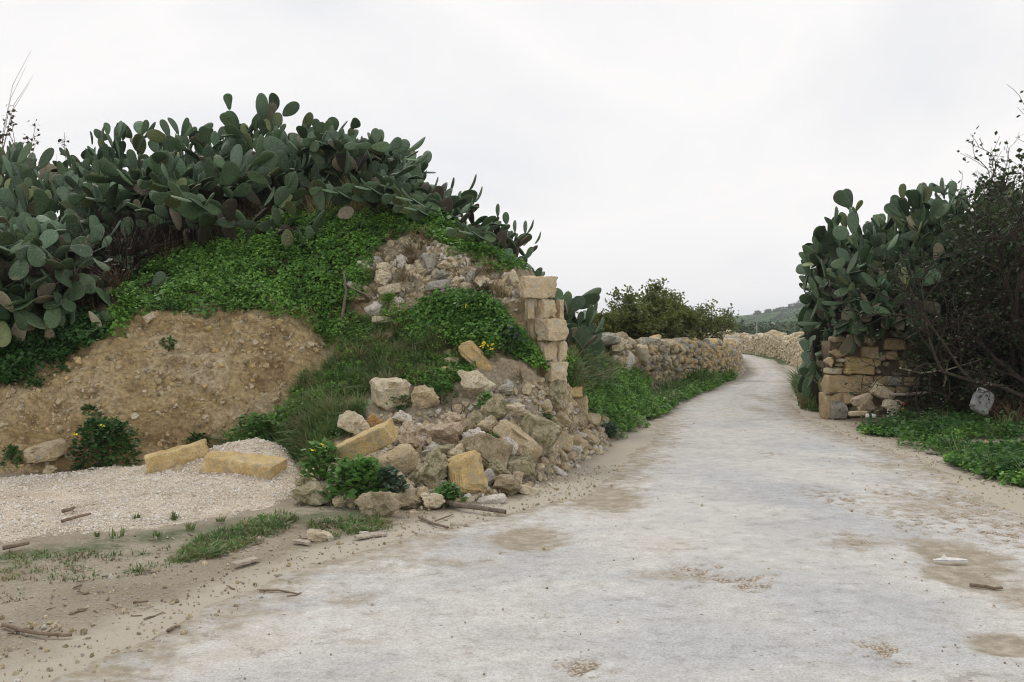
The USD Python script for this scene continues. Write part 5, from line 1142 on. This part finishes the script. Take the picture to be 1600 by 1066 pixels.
scatter_bank('grass', [G3b], 800, GRS, [.5, .25, .25], 'short grass on the lower slope above the rubble', 'grass', 0.49, 8, 0.4, 0.85)
scatter_bank('grass', [[(345, 700), (440, 655), (500, 625), (570, 640), (560, 660), (520, 700), (470, 735), (440, 720)]], 560, GRS + COV[2:], [.22, .12, .08, .29, .29], 'soft arching grass and weeds between clay face and rubble', 'grass', 0.40, 9, 0.55, 1.0)
scatter_bank('grass', [[(880, 560), (960, 560), (950, 600), (890, 620)]], 240, GRS, [.35, .25, .4], 'drooping grass between the pier and the near wall', 'grass', 0.35, 10, 0.8, 1.5)
scatter_bank('dry_grass', [[(440, 335), (560, 300), (640, 330), (600, 350), (500, 345)]], 130, [GRS[2], (tuft(20, 0.5, 0.06, 19, 0.3, 0.004), LF['dry'], False)], [.4, .6], 'straw coloured grass under the cactus on the crest', 'grass', 0.2, 11, 0.9, 1.7)
scatter_bank('dry_grass', [BROKEN, [(760, 545), (800, 560), (830, 600), (800, 620), (770, 590)]], 70, [GRS[2]], [1], 'dead grass wisps hanging on the broken wall', 'grass', 0.42, 12, 0.5, 1.0)
scatter_bank('brush', [[(-300, 480), (-300, 330), (200, 330), (450, 310), (640, 320), (560, 345), (450, 350), (330, 395), (215, 430), (180, 470), (120, 500)]], 700, [(tuft(30, 0.45, 0.10, 28, 0.6, 0.005), LF['brush'], False), (clump(18, 0.16, 0.25, 0.05, 30, False), LF['dark'], False)], [.65, .35], 'dead brown undergrowth added to darken the ground beneath the cactus hedge on the bank', 'brush', 0.2, 27, 0.7, 1.3)  # brown brush added to darken the gaps below the hedge
scatter_bank('brush', [[(150, 450), (165, 330), (330, 320), (345, 380), (230, 415), (190, 455)]], 420, [(tuft(30, 0.45, 0.10, 38, 0.6, 0.006), LF['shade_litter'], False), (clump(22, 0.18, 0.3, 0.06, 39, False), LF['shade_litter'], False)], [.6, .4], 'dead litter under the cactus hedge, near black to paint the shade of the hollow', 'brush', 0.1, 37, 0.9, 1.7)  # litter with the shade of the hollow put into its colour
def scatter_ground(name, poly, n, protos, probs, label, cat, nseed, thr=0.3, smin=0.7, smax=1.3, fs=1.5):
    q = np.array([G(u, v)[:2] for u, v in poly]); pg = Polygon(q); lo, hi = q.min(0), q.max(0)
    p = rng.uniform(lo, hi, (n * 14, 2)); ok = shapely.contains_xy(pg, p[:, 0], p[:, 1])
    d = meshkit.fbm(np.column_stack([p * fs, np.zeros(len(p))]), 4, nseed); ok &= d + rng.normal(0, 0.05, len(p)) > thr
    p = p[ok][:n]
    z = H(p[:, 0], p[:, 1])
    return instancer(name, protos, np.column_stack([p, z - 0.005]), align(np.tile([0, 0, 1.0], (len(p), 1)) + rng.normal(0, 0.15, (len(p), 3)), rng, 0.3), rng.uniform(smin, smax, len(p)), rng.choice(len(protos), len(p), p=probs), label, cat)
scatter_ground('weeds', [(1342, 672), (1395, 668), (1440, 664), (1500, 672), (1700, 700), (1760, 800), (1600, 764), (1530, 745), (1470, 716), (1400, 695)], 2200, [COV[2], COV[3], COV[0], (clump(12, 0.16, 0.22, 0.06, 35, False), LF['dark'], False), GRS[0]], [.27, .29, .26, .15, .03], 'thick bright green weeds on the right verge below the thicket', 'weeds', 21, 0.44, 0.5, 1.7, 1.5)
scatter_ground('weeds', [(1000, 655), (1060, 612), (1110, 596), (1142, 586), (1140, 594), (1110, 607), (1060, 628), (1005, 660)], 700, COV + GRS[:1], [.2, .25, .2, .2, .15], 'low green weeds between the near wall and the lane', 'weeds', 22, 0.25, 1.2, 2.4)
scatter_ground('weeds', [(1246, 600), (1290, 610), (1292, 645), (1255, 640)], 180, COV[2:] + GRS, [.2, .2, .25, .2, .15], 'weeds at the right edge of the lane by the ruined wall corner', 'weeds', 23, 0.2, 1.2, 2.2)
tiny = [(tuft(14, 0.065, 0.06, 15, 0.9, 0.004), LF['grass'], False), (clump(7, 0.07, 0.04, 0.03, 16, False), LF['weed'], False), (tuft(12, 0.05, 0.06, 17, 1.0, 0.004), LF['dry'], False)]
scatter_ground('sparse_grass', [(270, 880), (300, 850), (440, 800), (460, 815), (420, 840), (330, 872)], 520, tiny, [.5, .15, .35], 'strip of short grass along the front of the gravel', 'grass', 24, 0.38, 0.6, 1.2, 3)
scatter_ground('sparse_grass', [(480, 820), (560, 808), (610, 815), (600, 830), (500, 845)], 200, tiny, [.4, .2, .4], 'thin grass on the dirt in front of the rubble', 'grass', 25, 0.4, 0.6, 1.1, 3)
scatter_ground('sparse_grass', [(-100, 960), (-100, 860), (30, 865), (200, 865), (280, 850), (260, 890), (120, 920)], 260, tiny, [.3, .15, .55], 'faint grass on the trodden dirt at the lower left', 'grass', 26, 0.44, 0.4, 0.9, 3)
scatter_ground('brush', [(1400, 660), (1420, 610), (1500, 600), (1800, 600), (1800, 720), (1600, 695), (1500, 668)], 900, [(tuft(30, 0.45, 0.10, 28, 0.6, 0.005), LF['brush'], False), (tuft(26, 0.35, 0.1, 29, 0.8, 0.005), LF['dry'], False), (clump(18, 0.16, 0.3, 0.05, 30, False), LF['dark'], False)], [.68, .14, .18], 'dead brown brush on the ground under the bare tree', 'brush', 27, 0.2, 0.8, 1.6)

twl = [tube([(-0.5, 0, 0), (-0.15, 0.04, 0.01), (0.2, -0.03, 0), (0.5, 0.05, 0.02)], [0.05, 0.06, 0.05, 0.03], 5), tube([(-0.5, 0, 0), (0.1, 0.1, 0.03), (0.5, 0.0, 0)], [0.04, 0.045, 0.02], 5)]
tl = []
while len(tl) < 80:
    u, v = rng.uniform(0, 640), rng.uniform(820, 1000)
    if v < 1010 - 0.33 * u + 40 and v > 870 - 0.12 * u:
        g_ = G(u, v); tl.append((g_[0], g_[1], max(float(H(g_[0], g_[1])), -0.02) + 0.008))
instancer('twig_litter', [(twl[0], PL['stick'], True), (twl[1], PL['wood'], True)], tl, Rot.from_euler('z', rng.uniform(0, 2 * np.pi, len(tl))).as_quat(), rng.lognormal(math.log(0.05), 0.45, len(tl)), rng.choice(2, len(tl), p=[.7, .3]), 'small broken twigs littering the dirt at the lower left', 'twigs')
def weed(name, u, v, w, h, n, leaf, mt, label, d=None, flowers=0, seed=0, dz=None):
    d = d or depth(u, v + h * 0.45)
    W, Hh = w * d / F, h * d / F
    base = P(u, v + h * 0.5, d)
    t = thing(name, label, 'plant', base)
    r = np.random.default_rng(seed + int(u))
    a = r.uniform(0, 2 * np.pi, n); q = np.sqrt(r.random(n)); zz = r.random(n) ** 0.8
    lump = 0.72 + 0.5 * meshkit.fbm(np.stack([np.cos(a) * 2, np.sin(a) * 2, zz * 3], -1), 3, seed + int(u))
    rad = W / 2 * lump * np.sqrt(np.clip(1 - (zz * 0.92) ** 2, 0.05, 1))
    c = np.stack([rad * q * np.cos(a), rad * q * np.sin(a) * 0.8, Hh * zz * 0.95], -1)
    st = []
    for k in range(14):
        i = r.integers(n); e = c[i]
        st.append(tube([e * [0.1, 0.1, 0] + [0, 0, -0.03], e * [0.5, 0.5, 0.6], e], [0.006, 0.004, 0.002], 4))
    obj('stems', join(st), PL['stem'], t)
    obj('foliage', leaf_quads(c, leaf, r, 0.4, 0.6), LF[mt], t)
    for k in range(flowers):
        e = np.array([r.uniform(-0.35, 0.35) * W, -W * 0.32, Hh * r.uniform(0.6, 1.0)])
        pts = [e + 0.012 * np.array([math.cos(x), -0.3, math.sin(x)]) for x in np.arange(6) / 6 * 2 * np.pi]
        obj('flower', leaf_quads(np.array(pts), 0.03, r, 1.0, 0.2), PL['flower'], t)
weed('leafy_weed', 165, 693, 118, 84, 1500, 0.06, 'dark', 'rounded dark green bush at the foot of the clay face', flowers=2, d=11.1)
weed('leafy_weed', 142, 650, 46, 34, 320, 0.055, 'dark', 'dark shoot rising from the back of the rounded bush', d=11.5)
weed('leafy_weed', 503, 718, 66, 56, 420, 0.065, 'weed', 'light green weed with two yellow flowers left of the tilted block', flowers=2, d=9.3)
weed('leafy_weed', 560, 748, 110, 66, 800, 0.075, 'weed', 'broad leaved weed in front of the tilted yellow block', d=8.85)
weed('leafy_weed', 610, 752, 44, 40, 260, 0.07, 'bluish', 'dark leaved weed left of the mossy boulder', d=8.8)
weed('leafy_weed', 700, 772, 52, 34, 300, 0.055, 'weed', 'small weed in front of the mossy boulder', d=8.75)
weed('leafy_weed', 735, 486, 70, 44, 420, 0.055, 'weed', 'bright green bush in the upper part of the slope left of the pier', flowers=1)
weed('leafy_weed', 790, 528, 70, 50, 360, 0.055, 'bluish', 'greyish green weed hanging before the set back pier courses')
weed('leafy_weed', 762, 548, 34, 26, 200, 0.045, 'weed', 'yellow flowered weed right of the leaning yellow slab', flowers=5)
weed('leafy_weed', 607, 470, 30, 30, 180, 0.05, 'cover', 'green weed growing under the broken wall')
weed('leafy_weed', 628, 492, 16, 14, 60, 0.04, 'weed', 'weed with one yellow flower under the broken wall', flowers=1)
weed('leafy_weed', 625, 626, 60, 28, 320, 0.05, 'weed', 'green weed growing over the half buried cream block')
weed('leafy_weed', 690, 612, 60, 34, 320, 0.05, 'weed', 'green weed left of the rough cream boulder')
weed('leafy_weed', 760, 625, 40, 22, 180, 0.045, 'weed', 'low green weed right of the rough cream boulder')
weed('leafy_weed', 262, 536, 34, 20, 160, 0.045, 'dark', 'lone tuft of weeds growing out of the clay face')
weed('leafy_weed', 400, 672, 90, 52, 600, 0.06, 'weed', 'bushy weeds at the right foot of the clay face', d=11.3)
weed('leafy_weed', 310, 688, 40, 22, 160, 0.05, 'dark', 'low weed at the foot of the clay behind the yellow blocks', d=11.7)
weed('leafy_weed', 20, 715, 40, 40, 200, 0.05, 'dark', 'dark weed at the foot of the clay at the left edge', d=10.9)
weed('leafy_weed', 952, 672, 40, 26, 260, 0.045, 'bluish', 'blue grey weed by the lane at the end of the rubble')
weed('leafy_weed', 770, 688, 22, 22, 90, 0.045, 'weed', 'little weed sprouting between white stone and long slab')
weed('leafy_weed', 855, 652, 24, 16, 90, 0.04, 'weed', 'little weed below the boulder at the pier foot')
for k, (u, v, w, h, lab) in enumerate([(272, 808, 14, 12, 'seedling in the gravel, second from its right end'), (214, 806, 16, 9, 'pale seedling in the gravel left of the middle'), (180, 836, 34, 16, 'largest grass tuft at the front of the gravel'), (245, 835, 16, 12, 'dark tuft at the front of the gravel right of the largest'), (345, 812, 16, 10, 'seedling nearest the heap end of the gravel'), (297, 823, 16, 14, 'tuft on the bare patch at the gravel edge'), (152, 838, 10, 9, 'smallest tuft at the front of the gravel')]):
    p = G(u, v + h / 2); d = p[1]
    tt_ = thing('grass_tuft', lab, 'grass', (p[0], d, float(H(p[0], d)) + 0.01))
    obj('blades', tuft(26, h * d / F * 1.2, w * d / F * 0.4, 60 + k, 0.6, 0.005), LF['grass'], tt_)

# ---------------------------------------------------------------- woody plants
def branchy(seed, base, d0, length, rad, levels, kids_=(3, 5), spread=0.7, up=0.25, curl=0.35, shrink=0.62, segs=5):
    r = np.random.default_rng(seed); out = [[] for _ in range(levels + 1)]; tips = []
    def go(b, d, L, R, lv):
        pts = [b]; dd = d / np.linalg.norm(d)
        for k in range(segs):
            dd = dd + r.normal(0, curl / segs ** 0.5, 3) + np.array([0, 0, up / segs]); dd /= np.linalg.norm(dd)
            pts.append(pts[-1] + dd * L / segs)
        out[lv].append((np.array(pts), np.linspace(R, R * 0.55, segs + 1)))
        if lv == levels:
            tips.extend(pts[2:]); return
        for j in range(r.integers(kids_[0], kids_[1] + 1)):
            i = r.integers(1, segs + 1); t = pts[i] - pts[i - 1]; t /= np.linalg.norm(t)
            dv = t + spread * r.normal(0, 1, 3); go(pts[i], dv, L * shrink * r.uniform(0.7, 1.2), R * 0.55, lv + 1)
    go(np.asarray(base, float), np.asarray(d0, float), length, rad, 0)
    return out, np.array(tips)
def woody(name, label, cat, loc, stems, leafmat=None, leaf=0.05, per_tip=1, barkm='bark', twigm='twig', group=None, big=0.9, keep=None, twig_r=1.0):
    t = thing(name, label, cat, loc, 0, group); tw, tips = [], []
    for out, tp in stems:
        for pts, rr in out[0]:
            obj('trunk' if len(stems) < 3 else 'stem', tube(pts, rr, 6), PL[barkm], t, smooth=True)
        for pts, rr in out[1]:
            obj('branch', tube(pts, rr, 5), PL[barkm], t, smooth=True)
        for lv in out[2:]:
            tw += [tube(pts, rr * twig_r, 3) for pts, rr in lv]
        tips.append(tp)
    if tw:
        tag(obj('twigs', join(tw), PL[twigm], t), kind='stuff')
    tips = np.vstack(tips)
    if leafmat:
        r = np.random.default_rng(len(tips))
        c = np.repeat(tips, per_tip, 0) + r.normal(0, leaf * 0.7, (len(tips) * per_tip, 3))
        if keep is not None:
            c = c[r.random(len(c)) < keep(c)]
        tag(obj('foliage', leaf_quads(c, leaf, r, 0.7, 0.4), LF[leafmat], t))
    return t
def shrub(seed, n, length, rad, levels, lean=0.6, **k):
    r = np.random.default_rng(seed); s = []
    for j in range(n):
        a = r.uniform(0, 2 * np.pi); s.append(branchy(seed * 31 + j, (0.15 * math.cos(a), 0.15 * math.sin(a), -0.05), (lean * math.cos(a), lean * math.sin(a), 1), length * r.uniform(0.8, 1.15), rad, levels, **k))
    return s
for (u, d, sd_, n, L, lab, pt) in [(1040, 27.5, 3, 11, 1.0, 'rounded half bare shrub behind the near wall, largest of the row', 3), (1068, 30.5, 4, 9, 0.92, 'brown twiggy shrub at the right end of the row behind the near wall', 2), (1008, 26, 5, 9, 0.85, 'yellowing shrub in the middle of the row behind the near wall', 5), (962, 24.5, 6, 8, 0.72, 'low yellow green shrub at the left end of the row, beside the cactus', 6), (985, 27.5, 8, 8, 0.85, 'leafy shrub behind the yellowing one, close to the cactus', 5)]:
    x = float(P(u, 500, d)[0])
    woody('shrub', lab, 'shrub', (x, d, float(H(x, d))), shrub(sd_, n, L, 0.03, 3, 0.75, kids_=(3, 5), spread=0.55, up=0.3), 'bush', 0.08, pt * 2, group='shrubs behind the near wall', keep=lambda c: np.clip((c[:, 2] - 0.25) * 1.2, 0.15, 0.95), twig_r=1.1)

# bare tree and thicket on the right
tp = P(1592, 660, 15.7); tp[2] = 0.1
stems = []
rr_ = np.random.default_rng(4)
for j, (dx, dz, L) in enumerate([(-0.45, 0.6, 1.1), (-0.25, 0.95, 1.6), (0.15, 1.0, 2.0), (0.6, 0.9, 2.1), (-0.7, 0.35, 1.0), (0.9, 0.5, 2.0), (0.0, 1.0, 1.8)]):
    stems.append(branchy(900 + j, (rr_.normal(0, 0.15), rr_.normal(0, 0.15), 0), (dx, rr_.normal(0, 0.25), dz), L, 0.045, 4, kids_=(3, 5), spread=0.6, up=0.12, curl=0.55, shrink=0.66))
woody('bare_tree', 'tangled nearly leafless dark tree in front of the right hand cactus', 'tree', tp, stems, 'thicket', 0.06, 1, barkm='dbark', twigm='twig', keep=lambda c: np.full(len(c), 0.75), twig_r=1.3)
tp2 = P(1680, 660, 15.0); tp2[2] = 0.1
stems = [branchy(950 + j, (rr_.normal(0, 0.15), rr_.normal(0, 0.15), 0), (dx, rr_.normal(0, 0.25), dz), L, 0.045, 4, kids_=(3, 5), spread=0.6, up=0.15, curl=0.5, shrink=0.66) for j, (dx, dz, L) in enumerate([(-0.6, 0.8, 2.2), (-0.2, 1.0, 2.6), (0.4, 1.0, 2.4), (-0.9, 0.5, 1.9)])]
woody('bare_tree', 'dark leafless tree cut by the right border of the picture', 'tree', tp2, stems, 'thicket', 0.06, 1, barkm='dbark', keep=lambda c: np.full(len(c), 0.75), twig_r=1.3)
for (u, d, lab, sd_, hh) in [(1528, 16.5, 'low dark twiggy tree right of the ruined wall', 1, 1.0), (1600, 16.8, 'dark twiggy tree behind the tangled one, under the sky gap', 2, 1.9), (1575, 17.0, 'rear dark twiggy tree rising above the brush', 3, 1.9)]:
    q_ = P(u, 600, d); q_[2] = 0.1
    stems = [branchy(1200 + 20 * sd_ + j, (rr_.normal(0, 0.15), rr_.normal(0, 0.15), 0), (dx, rr_.normal(0, 0.3), 0.9), hh * rr_.uniform(0.8, 1.1), 0.04, 4, kids_=(3, 5), spread=0.65, up=0.1, curl=0.6, shrink=0.66) for j, dx in enumerate([-0.4, -0.1, 0.2, 0.5])]
    woody('bare_tree', lab, 'tree', q_, stems, 'thicket', 0.06, 1, barkm='dbark', keep=lambda c: np.full(len(c), 0.75), twig_r=1.3)
q_ = P(1585, 650, 16.2); q_[2] = 0.1
stems = [branchy(1400 + j, (rr_.normal(0, 0.2), rr_.normal(0, 0.2), 0), (dx, rr_.normal(0, 0.2), 1.0), L, 0.045, 4, kids_=(4, 5), spread=0.55, up=0.25, curl=0.4, shrink=0.6) for j, (dx, L) in enumerate([(-0.22, 2.1), (-0.08, 2.5), (0.05, 2.5), (0.2, 2.4), (0.35, 2.2)])]
woody('bare_tree', 'tallest dark tree of the thicket, dense with small dark leaves, near the right border', 'tree', q_, stems, 'thicket', 0.075, 1, barkm='dbark', keep=lambda c: np.full(len(c), 0.95), twig_r=1.3)
tp3 = P(1605, 300, 17.6); tp3[2] = 0.3
stems = [branchy(980 + j, (0, 0, 0), (dx, 0.1, 1), 2.75, 0.032, 4, kids_=(3, 5), spread=0.5, up=0.35, curl=0.22, shrink=0.45) for j, dx in enumerate([-0.1, -0.02, 0.06, 0.14])]
woody('bare_tree', 'fine twigged tree standing against the sky at the upper right', 'tree', tp3, stems, None, barkm='dbark', twig_r=0.8)
# tall dry stalks upper left
for (u, d, top, lab, sd_) in [(20, 17.8, 165, 'dry stalk with seed heads at the upper left corner of the cactus hedge', 1), (45, 17.6, 175, 'dry stalk with dark seed heads leaning right, near the left border', 2), (78, 17.5, 185, 'branched dry stalk with bushy seed heads on the left skyline', 3)]:
    x = float(P(u, 300, d)[0]); z0 = top_z(x, d) - 0.05; hgt = float(P(u, top, d)[2]) - z0
    st = [branchy(40 + sd_ * 9 + j, (0, 0, 0), (0.06 * j - 0.02, 0, 1), hgt * (0.62 + 0.08 * j), 0.012, 2, kids_=(3, 4), spread=0.35, up=0.5, curl=0.12, shrink=0.32) for j in range(2)]
    woody('dry_stalk', lab, 'plant', (x, d, z0), st, 'seed', 0.07, 2, barkm='stick', twigm='stick', keep=lambda c, h=hgt: np.where(c[:, 2] > h * 0.72, 0.8, 0.0), twig_r=0.8)
x = float(P(2, 300, 17.9)[0])
t = thing('reed', 'thin arching reeds against the sky in the upper left corner', 'plant', (x, 17.9, top_z(x, 17.9)))
for k, (u, v) in enumerate([(48, 80), (52, 118), (40, 105), (46, 130)]):
    e = P(u, v, 17.9) - np.array([x, 17.9, top_z(x, 17.9)])
    obj('stalk', tube([(0.02 * k, 0, 0), (e[0] * 0.05, 0, e[2] * 0.55), (e[0] * 0.4, 0, e[2] * 0.82), e], [0.008, 0.006, 0.004, 0.002], 4), PL['stick'], t)

# ---------------------------------------------------------------- sticks, planks, litter
def stick(name, label, cat, pts, rad, m, branches=()):
    a = np.array(pts); o = a[0]
    if not branches:
        return tag(obj(name, tube(a - o, np.linspace(rad, rad * 0.7, len(a)), 7), PL[m], smooth=True, loc=o), label, cat)
    t = thing(name, label, cat, o)
    obj('limb', tube(a - o, np.linspace(rad, rad * 0.6, len(a)), 7), PL[m], t, smooth=True)
    for b in branches:
        obj('branch', tube(np.array(b) - o, np.linspace(rad * 0.6, rad * 0.25, len(b)), 5), PL[m], t, smooth=True)
def onb(u, v, lift=0.06):
    return P(u, v, depth(u, v) - lift)
stick('dead_branch', 'grey dead branch standing upright on the green slope', 'branch', [onb(533, 505), P(537, 480, depth(533, 505) - 0.04), P(541, 455, depth(533, 505) - 0.02), P(537, 424, depth(533, 505) + 0.02)], 0.024, 'bark',
      [[P(541, 445, depth(533, 505) - 0.03), P(550, 450, 12.3), P(575, 462, 12.3), P(582, 472, 12.3)]])
def gpts(*uv, z=0.02):
    return [np.array([*(g := G(u, v, z))[:2], max(float(H(g[0], g[1])), -0.01) + z]) for u, v in uv]
stick('log', 'long grey pole lying at the front foot of the rubble', 'log', gpts((689, 784), (715, 791), (750, 795), (790, 799), z=0.05), 0.026, 'bark')
stick('stick', 'dark stick on the road edge below the rubble pole', 'stick', gpts((655, 810), (675, 818), (700, 825)), 0.014, 'stick')
stick('stick', 'thin stick beside the dark one at the road edge', 'stick', gpts((680, 815), (700, 808), (708, 805)), 0.007, 'stick')
stick('stick', 'long thin stick on the dirt at the lower left border', 'stick', gpts((5, 976), (30, 984), (60, 990), (100, 994), (112, 994)), 0.012, 'stick')
stick('stick', 'straight stick on the gravel, lower of two', 'stick', gpts((97, 813), (120, 806), (141, 801), z=0.05), 0.014, 'stick')
stick('stick', 'short stick on the gravel, upper of two', 'stick', gpts((98, 797), (108, 795), (116, 792), z=0.05), 0.018, 'stick')
stick('stick', 'dark stick at the left border on the gravel edge', 'stick', gpts((5, 857), (25, 854), (45, 850), z=0.04), 0.017, 'stick')
stick('stick', 'twig on the road left of the middle, near the dirt edge', 'stick', gpts((405, 924), (435, 923), (468, 926)), 0.007, 'stick')
stick('stick', 'twig with a hook end on the road below the thin one', 'stick', gpts((448, 930), (462, 928), (470, 924)), 0.008, 'stick')
stick('stick', 'brown twig lying on the dirt near the lower left', 'stick', gpts((208, 941), (232, 939)), 0.008, 'stick')
stick('stick', 'rotten brown stick on the road below the right pothole', 'stick', gpts((1515, 911), (1540, 914), (1553, 917), (1566, 916)), 0.012, 'stick')
stick('stick', 'twisted twig on the pale dirt at the lower left', 'stick', gpts((262, 986), (272, 980), (282, 979)), 0.009, 'stick')
stick('dead_branch', 'bleached curved branch arching before the ruined wall', 'branch', [P(1405, 575, 16.0), P(1440, 583, 15.8), P(1480, 578, 15.7), P(1520, 566, 15.7), P(1552, 556, 15.8)], 0.016, 'wood', [[P(1480, 578, 15.7), P(1478, 595, 15.7), P(1472, 606, 15.7)]])
stick('dead_branch', 'thin bleached branch rising beside the right end of the ruined wall', 'branch', [P(1475, 605, 15.9), P(1482, 560, 15.9), P(1470, 530, 15.9), P(1445, 500, 16.0)], 0.02, 'bark', [[P(1415, 530, 16), P(1440, 515, 16), P(1462, 497, 16)]])
stick('plank', 'grey board lying level at the right foot of the ruined wall', 'plank', [P(1390, 617, 16.2), P(1420, 616, 16.2), P(1452, 613, 16.3)], 0.03, 'wood')
def board(label, u0, v0, u1, v1, wd):
    a, b = G(u0, v0), G(u1, v1); L = np.linalg.norm(b - a)
    m = trimesh.creation.box([L, wd, 0.016]).subdivide().subdivide(); m.vertices += 0.008 * (meshkit.noise(m.vertices * 14, int(u0))[:, None] - 0.5)
    m.vertices[:, 1] *= 1 - 0.35 * np.abs(m.vertices[:, 0]) / L
    m.apply_transform(trimesh.transformations.euler_matrix(0.12, 0.04, math.atan2(*(b - a)[[1, 0]])))
    c = (a + b) / 2; c[2] = max(float(H(c[0], c[1])), 0) + 0.022
    tag(obj('plank', m, PL['wood'], loc=c), label, 'plank')
board('weathered splinter of board on the dirt below the rubble', 556, 845, 602, 837, 0.07)
board('weathered splinter of board on the dirt left of the middle', 365, 889, 402, 876, 0.06)
board('short piece of board lying on the dirt below the flat cream stone', 460, 850, 482, 853, 0.05)
# curved plastic shard in the pothole
a = np.linspace(-1, 1, 21); g = G(1486, 880)
vv, ff = [], []
for s_ in a:
    for j, (o1, z1) in enumerate([(0.0, 0.012), (0.035, 0.03), (0.06, 0.035)]):
        w_ = (1 - 0.75 * s_ * s_)
        vv.append((0.115 * s_, -0.03 * (1 - s_ * s_) + o1 * w_ * 0.75, z1 * 0.5 * w_ + 0.003 + (0.028 * math.exp(-((s_ + 0.35) / 0.1) ** 2) if j == 2 else 0)))
ff = grid_faces(21, 3); vv = np.array(vv)
v2 = np.vstack([vv, vv + [0, 0.006, 0.008]]); f2 = np.vstack([ff, ff[:, ::-1] + len(vv)])
tag(obj('plastic_shard', (v2, f2), PL['plastic'], smooth=40, loc=(g[0], g[1], 0.006)), 'curved white plastic shard lying in the brown pothole on the right', 'litter')
bt = G(1364, 650, 0.2); bt = P(1364, 650, 15.6)
bot = thing('bottle', 'white and black plastic bottle lying by the fallen stones', 'bottle', bt, -6)
prof = [(0.0, 0.028), (0.01, 0.034), (0.10, 0.034), (0.14, 0.028), (0.155, 0.016)]
def lathe_x(pr, n=12):
    an = np.arange(n) / n * 2 * np.pi
    v = np.array([(x, r_ * math.cos(q), r_ * math.sin(q)) for x, r_ in pr for q in an]); f = []
    for i in range(len(pr) - 1):
        for k in range(n):
            f.append((i * n + k, i * n + (k + 1) % n, (i + 1) * n + (k + 1) % n, (i + 1) * n + k))
    c0, c1 = len(v), len(v) + 1; v = np.vstack([v, [(pr[0][0], 0, 0), (pr[-1][0], 0, 0)]]); f = np.array(f); f = np.vstack([f[:, [0, 1, 2]], f[:, [0, 2, 3]]])
    f = np.vstack([f, [(c0, (k + 1) % n, k) for k in range(n)], [(c1, (len(pr) - 1) * n + k, (len(pr) - 1) * n + (k + 1) % n) for k in range(n)]])
    return v + [-0.11, 0, 0], f
obj('body', lathe_x(prof), PL['plastic'], bot, smooth=40)
obj('label_band', lathe_x([(0.045, 0.0345), (0.046, 0.0355), (0.085, 0.0355), (0.086, 0.0345)]), PL['black'], bot, smooth=40)
obj('cap', lathe_x([(0.156, 0.017), (0.158, 0.021), (0.2, 0.021), (0.203, 0.018)]), PL['black'], bot, smooth=40)
def crumple(label, u, v, w, h, m, d=None, seed=0, name='litter'):
    d = d or depth(u, v); s = trimesh.creation.icosphere(2); n = s.vertices
    s.vertices = n * (1 + 0.7 * (meshkit.fbm(n * 2.4 + seed, 3, seed)[:, None] - 0.5)) * [w * d / F / 2, w * d / F / 3, h * d / F / 2]
    tag(obj(name, s, PL[m], smooth=20, loc=P(u, v, d)), label, 'litter')
crumple('faded red wrapper right of the fallen stones', 1411, 631, 7, 6, 'red', 16.0, 1)
crumple('white plastic scrap in the weeds near the right border', 1557, 679, 16, 8, 'plastic', None, 2)
crumple('white plastic scrap in the weeds, left of the larger one', 1546, 698, 9, 5, 'plastic', None, 3)
crumple('small white scrap in the weeds, lowest of three', 1572, 707, 6, 5, 'plastic', None, 4)
m = rock(0.30, 0.14, 0.36, 4242, 'slab', 1.2); m.vertices = Rot.from_euler('yz', [28, 20], degrees=True).apply(m.vertices)
tag(obj('concrete_lump', m, PL['concrete'], smooth=35, loc=P(1535, 628, 14.4)), 'broken grey concrete slab leaning in the brown brush on the right', 'concrete slab')
crumple('pale grey scrap above the concrete slab in the brush', 1546, 600, 9, 6, 'concrete', 14.7, 6)

# ---------------------------------------------------------------- air
hzm = usdkit.material(stage, '/World/Looks/thin_haze', {'v': ('principled_volume', {'color': (0.86, 0.90, 0.95), 'density': 0.0003, 'anisotropy': 0.0})}, [], volume='v.volume')
hb = trimesh.creation.box([5400, 3700, 48]); hb.apply_translation([0, 1400, 22])
tag(obj('haze', hb, hzm), 'faint winter haze over the valley', 'haze', kind='stuff')
